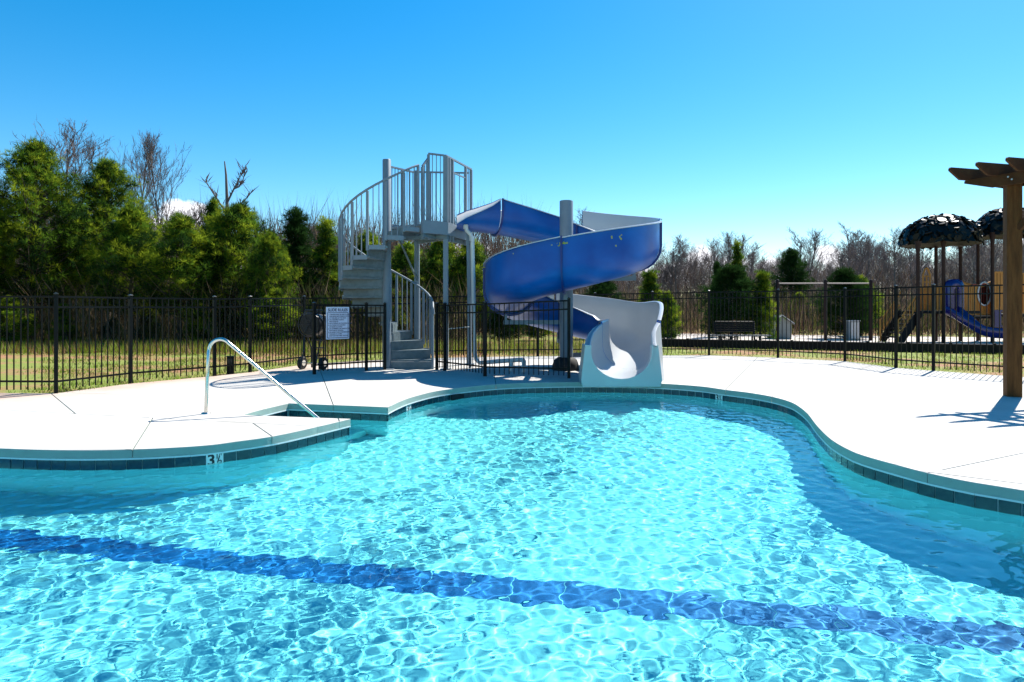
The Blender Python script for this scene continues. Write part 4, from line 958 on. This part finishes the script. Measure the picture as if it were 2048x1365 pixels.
# wheel panel
mb = MB(); wc = Q(1969, 588, -.35)
mb.tube([wc + Vector((cos(2*pi*i/20)*.28, 0, sin(2*pi*i/20)*.5)) for i in range(21)], .035, 6, cap=False); mb.build('activity_ring', M['trim'], play)
mb = MB(); mb.add([wc + Vector((cos(2*pi*i/16)*.25, .03, sin(2*pi*i/16)*.46)) for i in range(16)] + [wc + Vector((cos(2*pi*i/16)*.25, .06, sin(2*pi*i/16)*.46)) for i in range(16)], [tuple(range(16)), tuple(reversed(range(16, 32)))] + [(i, 16+i, 16+(i+1) % 16, (i+1) % 16) for i in range(16)]); mb.build('activity_panel', M['play_red'], play)
# steps with rails
s0, s1 = Q(1797, 684, -.9), Q(1836, 622, -.9)
for i in range(6):
    f = (i+.5)/6; x_ = s0.x + (s1.x-s0.x)*f + .15; z_ = .05 + (s1.z-.05)*(i+1)/7; mb = MB(); mb.cbox((x_-.16, -.85, z_-.05), (x_+.2, .35, z_), .01); mb.build('stair_tread', M['deck_black'], play)
for dy in (-.9, .4):
    mb = MB(); mb.bar((s0.x+.05, dy, .0), (s1.x+.1, dy, s1.z-.05), .04, .30); mb.build('stringer', M['deck_black'], play)
    mb = MB(); mb.tube([(s0.x-.02, dy, -.05), (s0.x-.02, dy, .95), (s0.x+.1, dy, 1.05), (s1.x, dy, 2.05), (s1.x+.05, dy, 2.2)], .032, 8)
    mb.tube([(s0.x+.1, dy, .5), (s1.x, dy, 1.6)], .028, 8)
    for i in range(1, 7): f = i/7; x_ = s0.x + (s1.x-s0.x)*f; mb.tube([(x_, dy, .35+1.1*f), (x_, dy, 1.0+1.05*f)], .016, 6)
    mb.build('stair_rail', M['play_wood'], play)
# slide hood and chute
h0, h1 = Q(1889, 615, -1.05), Q(1920, 615, -1.05); zt = Q(0, 559, -1.05).z; cxh = (h0.x+h1.x)/2; rw = (h1.x-h0.x)/2
outl = [(-rw, h0.z-.25), (-rw, zt-rw*.9)] + [(-rw*cos(pi*i/12), zt - rw*.9 + rw*.9*sin(pi*i/12)) for i in range(1, 12)] + [(rw, zt-rw*.9), (rw, h0.z-.25)]
inl = [(-rw*.34, h0.z-.1), (-rw*.34, zt-rw*1.5)] + [(-rw*.34*cos(pi*i/12), zt - rw*1.5 + rw*.4*sin(pi*i/12)) for i in range(1, 12)] + [(rw*.34, zt-rw*1.5), (rw*.34, h0.z-.1)]
mb = MB(); n = len(outl); F = lambda l, y: [Vector((cxh+a, y, b)) for a, b in l]
mb.add(F(outl, -1.3) + F(inl, -1.35) + F(outl, -1.0) + F(inl, -1.0), [(j, j+1, n+j+1, n+j) for j in range(n-1)] + [(2*n+j, 2*n+j+1, j+1, j) for j in range(n-1)] + [(n+j, n+j+1, 3*n+j+1, 3*n+j) for j in range(n-1)], 0, True); mb.build('slide_hood', M['play_blue'], play)
pth = catmull([Q(1903, 628, -1.3), Q(1912, 632, -1.5), Q(1935, 648, -1.9), Q(1958, 664, -2.2), Q(1980, 672, -2.4), Q(2012, 674, -2.6), Q(2022, 674, -2.7)], .12)
rows = []; mb = MB()
for i, p in enumerate(pth):
    d = (pth[min(i+1, len(pth)-1)] - pth[max(i-1, 0)]); d.z = 0; d.normalize(); lat = Vector((d.y, -d.x, 0))
    for s_, z_ in ((-.34, .30), (-.31, .34), (-.28, .30), (-.26, .08), (-.18, 0), (.18, 0), (.26, .08), (.28, .30), (.31, .34), (.34, .30), (.32, 0), (.2, -.07), (-.2, -.07), (-.32, 0)): rows.append(p + lat*s_ + Vector((0, 0, z_)))
k = 14; mb.add(rows, [(i*k+j, i*k+(j+1) % k, (i+1)*k+(j+1) % k, (i+1)*k+j) for i in range(len(pth)-1) for j in range(k)], 0, True); mb.build('slide_chute', M['play_blue'], play)
# club house beyond the playground
M['house_roof'] = mat('green_shingle', (.035, .05, .04), .8, var=.3, vscale=6); M['house_wall'] = mat('beige_siding', (.34, .28, .20), .8, var=.06)
HY = 62.0; hp = P(1952, 617, HY); house = empty('house', (hp.x, HY, 0), 0, 'beige house with dark green shingle roof behind the pergola post', 'house')
ze, zr = P(0, 553, HY).z, P(0, 478, HY).z
mb = MB(); mb.box((0, 0, -.05), (16, 10, ze)); mb.build('wall', M['house_wall'], house)
mb = MB(); mb.add([(-.7, -.7, ze-.1), (16.7, -.7, ze-.1), (16.7, 10.7, ze-.1), (-.7, 10.7, ze-.1), (5.2, 5, zr), (11.5, 5, zr)], [(0,1,5,4), (1,2,5), (2,3,4,5), (3,0,4), (3,2,1,0)]); rf = mb.build('roof', M['house_roof'], house)
mb = MB(); mb.box((-.7, -.72, ze-.3), (16.7, -.68, ze-.09)); mb.build('fascia', M['trim'], rf)
for k in range(4):
    mb = MB(); mb.box((1.2+3.6*k, -.06, 1.1), (2.4+3.6*k, -.01, 2.7)); w1 = mb.build('window', M['trim'], house); mb = MB(); mb.box((1.3+3.6*k, -.075, 1.2), (2.3+3.6*k, -.062, 2.6)); mb.build('pane', M['shed_roof'], w1)
# ---------------------------------------------------------------- trees
M['bark'] = mat('pine_bark', (.06, .045, .035), .95, var=.35, vscale=6, bump=.5, bscale=14)
M['grey_bark'] = mat('grey_bark', (.15, .125, .11), .95, var=.25, vscale=5)
M['twig'] = leaf_mat('twig_grey', (.15, .125, .125), .15, .25, .6); M['twig_p'] = leaf_mat('twig_pale', (.26, .22, .19), .15, .25, .6); M['twig_r'] = leaf_mat('twig_red_brown', (.16, .095, .075), .15, .25, .6)
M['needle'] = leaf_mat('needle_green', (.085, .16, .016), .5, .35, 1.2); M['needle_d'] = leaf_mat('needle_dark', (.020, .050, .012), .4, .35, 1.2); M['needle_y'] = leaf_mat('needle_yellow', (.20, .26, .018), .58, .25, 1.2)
def pine_meshes(seed, Ht, Rm, tufts, shape='ovoid', base=.14, nl=.26, dens=1.0):
    r = np.random.default_rng(seed); tb = MB()
    zs = np.linspace(0, Ht*.97, 9); bend = r.normal(0, .012*Ht, (9, 2)).cumsum(0)*.5; bend -= bend[0]
    tr = [Vector((bend[i, 0], bend[i, 1], zs[i]-.1*(i == 0))) for i in range(9)]; r0 = .016*Ht + .02
    tb.tube(tr, [r0*(1-.93*i/8) for i in range(9)], 8)
    def tp(z): f = min(max(z/(Ht*.97)*8, 0), 7.999); i = int(f); return tr[i].lerp(tr[i+1], f-i)
    C_, W_, K_ = [], [], []
    nb = int(tufts/19)
    for b in range(nb):
        f = base + (1-base)*(b+.5)/nb; z = Ht*f*.97; az_ = b*2.39996 + r.normal(0, .35)
        if shape == 'ovoid': Lr = Rm*min(1, .60+2.2*(f-base))*(1-max(0, (f-.36)/.64)**1.6)**.85
        elif shape == 'cone': Lr = Rm*(1-(f-base)/(1-base))**.75
        else: Lr = Rm*(.35+.65*math.sin(pi*min(1, max(0, (f-base)/(1-base)))**.8))
        Lr = max(.25, Lr)*r.uniform(.72, 1.12); el = R(r.uniform(8, 30) + 38*f**2); o = tp(z)
        d = Vector((cos(az_)*cos(el), sin(az_)*cos(el), sin(el)))
        e1 = o + d*Lr*.55; e2 = e1 + (d + Vector((0, 0, .35))).normalized()*Lr*.45
        if Lr > .5: tb.tube([o, e1, e2], [.012+.012*Lr, .008+.006*Lr, .006], 4, cap=False)
        nt2 = int(24*dens*(.4+.75*Lr/Rm)); bc = r.random()
        for k in range(nt2):
            t = r.uniform(.22, 1.0)**.6; p = (o.lerp(e1, t/.55) if t < .55 else e1.lerp(e2, (t-.55)/.45)); sp_ = .10 + .10*Lr*(.4+t*.4)
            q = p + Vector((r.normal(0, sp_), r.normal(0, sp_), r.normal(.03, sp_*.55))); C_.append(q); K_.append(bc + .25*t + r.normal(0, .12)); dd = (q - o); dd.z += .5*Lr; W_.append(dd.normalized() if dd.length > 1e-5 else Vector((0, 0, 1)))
    C_ = np.array([list(c) for c in C_]); W_ = np.array([list(c) for c in W_]); n = len(C_); nbld = 17
    # every tuft: needles fanned about the twig direction
    dirs = W_[:, None, :] * .75 + r.normal(0, .62, (n, nbld, 3)); dirs /= np.linalg.norm(dirs, axis=2, keepdims=True)
    side = np.cross(dirs, r.normal(0, 1, (n, nbld, 3))); side /= np.linalg.norm(side, axis=2, keepdims=True) + 1e-9
    ln_ = nl*r.uniform(.65, 1.15, (n, nbld, 1)); b0_ = C_[:, None, :] + dirs*.01; w_ = .016
    V = np.stack([b0_ - side*w_*.5, b0_ + side*w_*.5 + dirs*ln_*.35, b0_ + dirs*ln_], 2).reshape(-1, 3)
    V = np.stack([b0_ + dirs*ln_*.1 - side*w_*.7, b0_ + dirs*ln_*.35 + side*w_*.7, b0_ + dirs*ln_], 2).reshape(-1, 3)
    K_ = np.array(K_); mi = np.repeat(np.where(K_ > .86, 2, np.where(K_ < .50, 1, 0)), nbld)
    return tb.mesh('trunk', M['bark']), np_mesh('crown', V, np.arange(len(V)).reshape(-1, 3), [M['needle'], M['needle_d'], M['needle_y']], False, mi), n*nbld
PINES = {}
tot_t = 0
for nm, a in {'big': (11, 8.4, 2.6, 3300, 'ovoid', .17), 'big2': (12, 7.6, 2.1, 2500, 'ovoid', .20), 'wide': (13, 5.8, 2.25, 2500, 'ovoid', .12), 'mid': (14, 5.4, 1.6, 1500, 'ovoid', .20), 'cone': (15, 5.6, 1.25, 1500, 'cone', .08), 'bushy': (16, 3.6, 1.35, 1300, 'ovoid', .03), 'bushy2': (18, 4.2, 1.15, 1300, 'cone', .04)}.items():
    t_, c_, n_ = pine_meshes(a[0], a[1], a[2], a[3], a[4], a[5]); PINES[nm] = (t_, c_, a[1]); tot_t += n_
print('needle tris', tot_t)
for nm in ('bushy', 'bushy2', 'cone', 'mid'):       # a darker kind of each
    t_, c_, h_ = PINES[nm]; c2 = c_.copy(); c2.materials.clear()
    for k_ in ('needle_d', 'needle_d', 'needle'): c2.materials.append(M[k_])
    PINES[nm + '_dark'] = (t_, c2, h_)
def pine(kind, px, ytop, Y, label, rz=0, sx=1., cat='pine tree'):
    t_, c_, h = PINES[kind]; p = P(px, ytop, Y); s_ = (p.z+.05)/h; root = empty('pine_tree', (p.x, Y, -.05), rz, label, cat, 'evergreen trees beyond the fence'); root.scale = (s_*sx, s_*sx, s_)
    link('trunk', t_, root); link('crown', c_, root); return root
pine('big', 62, 286, 25.5, 'tall pine at the far left edge with its dark trunk visible behind the fence', .3, 1.0)
pine('big2', -62, 322, 24, 'pine cut off by the left edge of the photo', 2.1, 1.05)
pine('big', 215, 320, 27.5, 'tall rounded pine second from the left, below a bare tree', 2.6, .98)
pine('mid', 262, 420, 25.5, 'yellow green pine leaning against the right side of the tall rounded pine', 1.2, 1.1)
pine('mid_dark', 140, 455, 30, 'darker low pine filling the gap between the two tallest pines', 3.3, .9)
pine('mid', 362, 436, 25, 'smaller pine with open lower branches between the tall and the wide pines', .5, 1.12)
pine('wide', 478, 415, 26.5, 'broad dense pine in the middle of the left group of trees', 1.9, 1.02)
pine('wide', 545, 470, 25, 'low spreading pine in front of the broad dense one, reaching the fence', 3.7, .72)
pine('big2', 425, 400, 30, 'pine with thin top standing behind the broad dense pine', 4.4, .62)
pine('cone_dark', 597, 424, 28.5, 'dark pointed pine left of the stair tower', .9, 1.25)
pine('cone', 657, 446, 28, 'dark pine partly hidden by the outer edge of the spiral stair', 2.9, 1.1)
pine('mid', 735, 470, 30, 'pine seen through the steps of the spiral stair', 1.6)
pine('mid', 812, 492, 28, 'pine seen between the stair column and the platform leg', 2.2, 1.25)
pine('wide', 880, 482, 28.5, 'dense pine seen under the platform between its two front legs', 5.1, .82)
pine('mid', 945, 486, 29, 'pine right of the platform behind the white water pipe', 3.9, 1.1)
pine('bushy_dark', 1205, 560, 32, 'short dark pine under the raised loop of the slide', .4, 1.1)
pine('bushy2', 1305, 548, 30, 'bright green pine just right of the slide behind the fence', 2.7, 1.15)
pine('bushy', 1335, 590, 27.5, 'low light green shrub like pine beside the tan shed', 1.1, .8)
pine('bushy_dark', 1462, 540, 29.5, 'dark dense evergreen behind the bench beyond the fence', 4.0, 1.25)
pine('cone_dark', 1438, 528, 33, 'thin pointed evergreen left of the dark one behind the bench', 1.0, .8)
pine('bushy2', 1520, 548, 29, 'light green bushy evergreen right of the bench', 5.4, 1.0)
pine('cone', 1476, 488, 44, 'tall thin evergreen with sparse top above the bench', 2.4, .75)
pine('mid_dark', 1582, 502, 46, 'faint olive evergreen standing among the bare trees', .2, 1.0)
pine('bushy_dark', 1690, 545, 31.5, 'dark round evergreen behind the tall fence near the play bars', 3.1, 1.15)
pine('bushy', 1722, 560, 34, 'small evergreen between the play bars and the playground stairs', 1.7, .9)
pine('bushy', 1600, 590, 40, 'distant low evergreen behind the gabled playhouse', 1.7, .9)

for px, yt, Y, nm_, lb in [(18, 600, 23.5, 'bushy', 'low young pine at the left edge behind the fence'), (128, 612, 24, 'bushy2', 'low young pine right of the first tall trunk behind the fence'), (225, 640, 26, 'bushy_dark', 'dark low shrub in the shade below the tall rounded pine'), (300, 606, 26, 'bushy2_dark', 'dark young pine between the second and third fence posts'),
                           (400, 596, 24.5, 'bushy2', 'small green pine just left of the narrow metal gate'), (450, 590, 27, 'bushy_dark', 'dark low pine behind the narrow metal gate'), (548, 585, 24, 'bushy', 'light green low pine left of the wheeled drum cart'), (640, 598, 25, 'bushy_dark', 'dark low pine behind the rules sign'), (710, 590, 27, 'bushy', 'low pine behind the lowest spiral steps'), (792, 585, 26, 'bushy2', 'low pine seen through the stair balusters'), (1010, 596, 27, 'bushy_dark', 'dark low pine under the left bend of the slide'), (1075, 606, 30, 'bushy', 'low pine behind the slide enclosure fence')]:
    pine(nm_, px, yt, Y, lb, px*.7, 1.25)
# bare winter trees
def bare_meshes(seed, Ht, spread, levels=4, first=.35, trop=.06, tw_w=.017):
    r = random.Random(seed); tb = MB(); tw = []
    def br(p, d, L, rad, lev):
        n = 4 if lev < 2 else 3; pts = [p]; dd = d.copy()
        for i in range(n):
            s0_ = .035 if lev == 0 else .08; dd = (dd + Vector((r.gauss(0, s0_), r.gauss(0, s0_), r.gauss(trop if lev == 1 else .05, .05)))).normalized(); pts.append(pts[-1] + dd*L/n)
        if lev <= 2: tb.tube(pts, [max(.014, rad*(1-.8*i/n)) for i in range(n+1)], 6 if lev == 0 else 3, cap=False)
        else: tw.append((pts, rad))
        if lev >= levels: return
        nc = (15 if lev == 0 else 7 if lev == 1 else 5)
        for k in range(nc):
            f = first + (1-first)*(k+r.random()*.8)/nc if lev == 0 else .25 + .75*(k+r.random())/nc
            f = min(f, .99); i = min(int(f*n), n-1); q = pts[i].lerp(pts[i+1], f*n-i); a = r.random()*2*pi; up = R(r.uniform(30, 55))
            base = (pts[i+1]-pts[i]).normalized(); o = base.orthogonal().normalized(); o.rotate(Matrix.Rotation(a, 3, base)); nd = (base*cos(up) + o*sin(up)*spread + Vector((0, 0, .18))).normalized()
            br(q, nd, L*(r.uniform(.30, .44)*(1-.55*(f-first)/(1-first)*1.2) if lev == 0 else r.uniform(.38, .55)), rad*.40*(1.15-f*.5), lev+1)
    br(Vector((0, 0, -.1)), Vector((r.gauss(0, .03), r.gauss(0, .03), 1)).normalized(), Ht*.92, Ht*.0125, 0)
    V, F = [], []
    for pts, rad in tw:
        w_ = tw_w; s_ = Vector((r.gauss(0, 1), r.gauss(0, 1), r.gauss(0, .3))).normalized()*w_
        b = len(V); V += [pts[0]-s_*.6, pts[0]+s_*.6, pts[1]+s_*.5, pts[-1]]; F += [(b, b+1, b+2), (b, b+2, b+3)]
    hmax = max(v[2] for v in tb.v); return tb.mesh('trunk', M['grey_bark']), np_mesh('twigs', [list(v) for v in V], F, M['twig'], False), len(F), hmax
BARE = [bare_meshes(21, 13, 1.1, 4, .50, .20, .024), bare_meshes(22, 13, .9, 4, .45, .16, .024), bare_meshes(23, 12, .9, 4, .30), bare_meshes(24, 10, 1.0, 4, .25), bare_meshes(25, 10, .75, 4, .2), bare_meshes(26, 9, .9, 4, .2)]
BH = [b[3]+.1 for b in BARE]
print('bare tris', [b[2] for b in BARE])
def bare(k, px, ytop, Y, label, rz, sx=1., group='bare winter trees'):
    p = P(px, ytop, Y); s_ = (p.z+.05)/(BH[k]*1.0); root = empty('bare_tree', (p.x, Y, -.05), rz, label, 'bare tree', group); root.scale = (s_*sx, s_*sx, s_); link('trunk', BARE[k][0], root); link('twigs', BARE[k][1], root)
bare(0, 122, 232, 38, 'tallest bare tree, spreading above the two big pines at left', .4, .95)
bare(1, 278, 262, 37, 'slender bare tree rising right of the tall rounded pine', 1.9, .62)
bare(1, 338, 268, 36, 'slender bare tree with fine twigs, right of the other tall slender one', 4.2, .66)
bare(3, 60, 285, 40, 'small bare tree left of the tallest bare tree', 2.2, .9)
bare(2, 305, 390, 40, 'low bare tree between the two slender ones', 5.2, 1.1)
bare(4, 195, 285, 41, 'bare tree faintly seen right of the tallest bare tree', 3.0, .8)
# broken-topped tree with upswept arms
tb = MB(); sY = 36.0; cx_ = P(455, 600, sY).x
def S(px, py): p = P(px, py, sY); return Vector((p.x - cx_, 0, p.z+.05))
root = empty('bare_tree', (cx_, sY, -.05), 0, 'broken topped bare tree with upswept side arms above the broad pine', 'bare tree', 'bare winter trees')
tb.tube([Vector((0, 0, -.1)), S(454, 450), S(454, 400), S(452, 350), S(449, 323)], [.2, .12, .09, .06, .03], 7)
arms = [[S(455, 405), S(468, 378), S(478, 360), S(484, 345), S(488, 335)], [S(452, 425), S(438, 405), S(425, 385), S(412, 365)], [S(474, 425), S(482, 408), S(495, 395), S(506, 380)], [S(468, 378), S(478, 374), S(486, 360), S(490, 345)]]
for a in arms: tb.tube(a, [.06, .045, .03, .02, .015][:len(a)], 5, cap=False)
tb.build('trunk', M['grey_bark'], root); r = random.Random(4); tw = MB()
for a in arms:
    for k in range(34):
        i = r.randrange(1, len(a)); p = a[i].lerp(a[i-1], r.random()*.8); d = Vector((r.gauss(0, .6), r.gauss(0, .6), r.uniform(.1, 1.2))).normalized()*r.uniform(.25, .8); q = p + d*.5 + Vector((r.gauss(0, .06), 0, 0))
        tw.add([p - Vector((.012, 0, 0)), p + Vector((.012, 0, 0)), q + Vector((.008, 0, 0)), p + d], [(0,1,2), (0,2,3)])
tw.build('twigs', M['twig'], root)
rr = random.Random(8)
LMK = [(-20, 'behind the far left pine'), (90, 'behind the tallest pine'), (190, 'behind the tall rounded pine'), (290, 'behind the open pine left of the broad one'), (400, 'behind the broad dense pine'), (500, 'behind the low spreading pine'), (600, 'behind the dark pointed pine'), (690, 'behind the outer stair handrail'), (770, 'behind the stair column'), (850, 'behind the platform'), (930, 'behind the white water pipe'), (1010, 'above the first drop of the slide'), (1080, 'left of the slide pole'), (1160, 'right of the slide pole'), (1250, 'behind the upper slide loop'), (1320, 'just right of the slide'), (1390, 'left of the bench'), (1450, 'behind the bench'), (1510, 'right of the bench'), (1570, 'behind the gabled playhouse'), (1640, 'behind the middle post of the play bar'), (1710, 'behind the dark round evergreen'), (1775, 'left of the playground stairs'), (1835, 'behind the playground stairs'), (1900, 'under the leaf shaped roof'), (1960, 'behind the tan bridge of the playground'), (2030, 'behind the pergola post'), (2110, 'right of the pergola post')]
def TALL(px): return 112 if px > 1150 else 155 if px > 480 else 240
LB = 'slim grey bare tree in the hazy band of winter woods behind the fence'
rows = []
for i in range(100):
    px = 1150 + i*(2130-1150)/100 + rr.uniform(-8, 8); Y = rr.uniform(50, 80)
    yt = 505 + 18*math.sin(px*.021) + 12*math.sin(px*.05+1) + rr.uniform(-18, 22) - (22 if px > 1700 else 0)
    if px < 1350: yt += 12
    rows.append((px, yt, Y))
for i in range(30):
    px = 500 + i*(1150-500)/30 + rr.uniform(-8, 8); rows.append((px, 455 + (px-500)*.05 + rr.uniform(-16, 22), rr.uniform(48, 66)))
for i in range(16): rows.append((-40 + i*33 + rr.uniform(-8, 8), 345 + i*5 + rr.uniform(-18, 45), rr.uniform(40, 50)))
rows += [(1115, 425, 46), (1160, 418, 47), (1340, 470, 52), (1590, 458, 55), (1600, 462, 57), (1735, 460, 56), (1790, 455, 50), (1830, 450, 54), (1960, 470, 50), (1935, 480, 56)]
plan = []
for i, (px, yt, Y) in enumerate(rows):
    kd = rr.choice([0, 1, 2, 3, 4, 5]); lm = min(LMK, key=lambda q: abs(q[0]-px))[1]; tall = 'taller' if (HOR-yt) > TALL(px) else 'shorter'
    form = 'slim upright' if kd in (1, 4) else 'branching'; plan.append((px, yt, Y, kd, lm, tall + ' ' + form, rr.uniform(0, 6.28), rr.uniform(1.0, 1.45)))
fam = {}
for p_ in plan: fam.setdefault((p_[4], p_[5]), []).append(p_)
ORD = {1: [''], 2: ['left of two ', 'right of two '], 3: ['leftmost of three ', 'middle of three ', 'rightmost of three ']}
def ordw(n, k):
    if n <= 3: return ORD[n][k]
    return ['leftmost of ', 'second leftmost of ', 'third leftmost of ', 'fourth leftmost of '][k] if k < (n+1)//2 else ['rightmost of ', 'second rightmost of ', 'third rightmost of ', 'fourth rightmost of '][n-1-k]
for (lm, fm), ps in fam.items():
    ps.sort()
    for k, (px, yt, Y, kd, _, _, rz_, sx_) in enumerate(ps):
        bare(kd, px, yt, Y, '%s%s bare tree%s %s' % (ordw(len(ps), k), fm, 's' if len(ps) > 1 else '', lm), rz_, sx_, 'bare woods ' + lm)
# undergrowth and far wood masses
def brush(name, n, fn, h, w, mats, seed, label, cat, lean=.25):
    r = np.random.default_rng(seed); X, Y, Zs = fn(r, n); n = len(X); hh = (h[0] + (h[1]-h[0])*r.random(n)); a = r.random(n)*2*pi; L = r.normal(0, lean, (n, 2))*hh[:, None]
    dx, dy = np.cos(a)*w/2, np.sin(a)*w/2
    V = np.stack([np.stack([X-dx, Y-dy, Zs], 1), np.stack([X+dx, Y+dy, Zs], 1), np.stack([X+L[:, 0], Y+L[:, 1], Zs+hh], 1)], 1).reshape(-1, 3)
    o = link(name, np_mesh(name, V, np.arange(3*n).reshape(-1, 3), mats, False, r.integers(0, len(mats), n))); return tag(o, label, cat, None, 'stuff')
M['brush_g'] = leaf_mat('brush_green', (.07, .085, .02), .4, .4, .8); M['brush_b'] = leaf_mat('brush_brown', (.20, .145, .095), .3, .35, .5); M['brush_d'] = leaf_mat('brush_dark', (.05, .042, .032), .2, .35, .5); M['brush_r'] = leaf_mat('brush_rust', (.22, .10, .045), .3, .3, .5)
def band(x0, x1, y0, y1, zmax, pw=1.4):
    def f(r, n):
        Y = y0 + (y1-y0)*r.random(n); X = (x0 + (x1-x0)*r.random(n))*Y/y1; Z = -.05 + zmax*r.random(n)**pw; return X, Y, Z
    return f
brush('undergrowth', 30000, band(-34, -2, 23.5, 33, 2.2, 2.0), (.25, 1.1), .022, [M['brush_b'], M['brush_d'], M['brush_d'], M['brush_g']], 31, 'tangled dry brown undergrowth below the pines at left', 'undergrowth', .4)
brush('dry_weeds', 26000, band(-32, 3, 20.5, 25, .1, 1), (.1, .42), .02, [M['weed'], M['grass_c'], M['brush_r'], M['grass_c'], M['grass_a']], 32, 'tall dry straw coloured weeds along the foot of the pines', 'weeds', .3)
brush('woodland_thicket', 130000, band(-62, 78, 50, 84, 4.6, 1.5), (.5, 1.9), .04, [M['twig'], M['twig_r'], M['brush_b'], M['brush_d'], M['twig_p'], M['twig_p']], 33, 'dense brown leafless thicket forming the far wood behind the trees', 'woodland', .45)
brush('thicket_near', 40000, band(-5, 60, 34, 50, 1.6, 1.6), (.4, 1.6), .035, [M['brush_b'], M['twig_r'], M['brush_g'], M['brush_d']], 34, 'low scrub of brown stems with green growth beyond the playground', 'scrub', .3)
brush('left_thicket', 50000, band(-46, 2, 34, 50, 6.0, 1.2), (.6, 2.4), .035, [M['twig'], M['brush_b'], M['brush_d'], M['twig_r']], 35, 'grey brown thicket filling the gaps behind the left pines', 'thicket', .25)
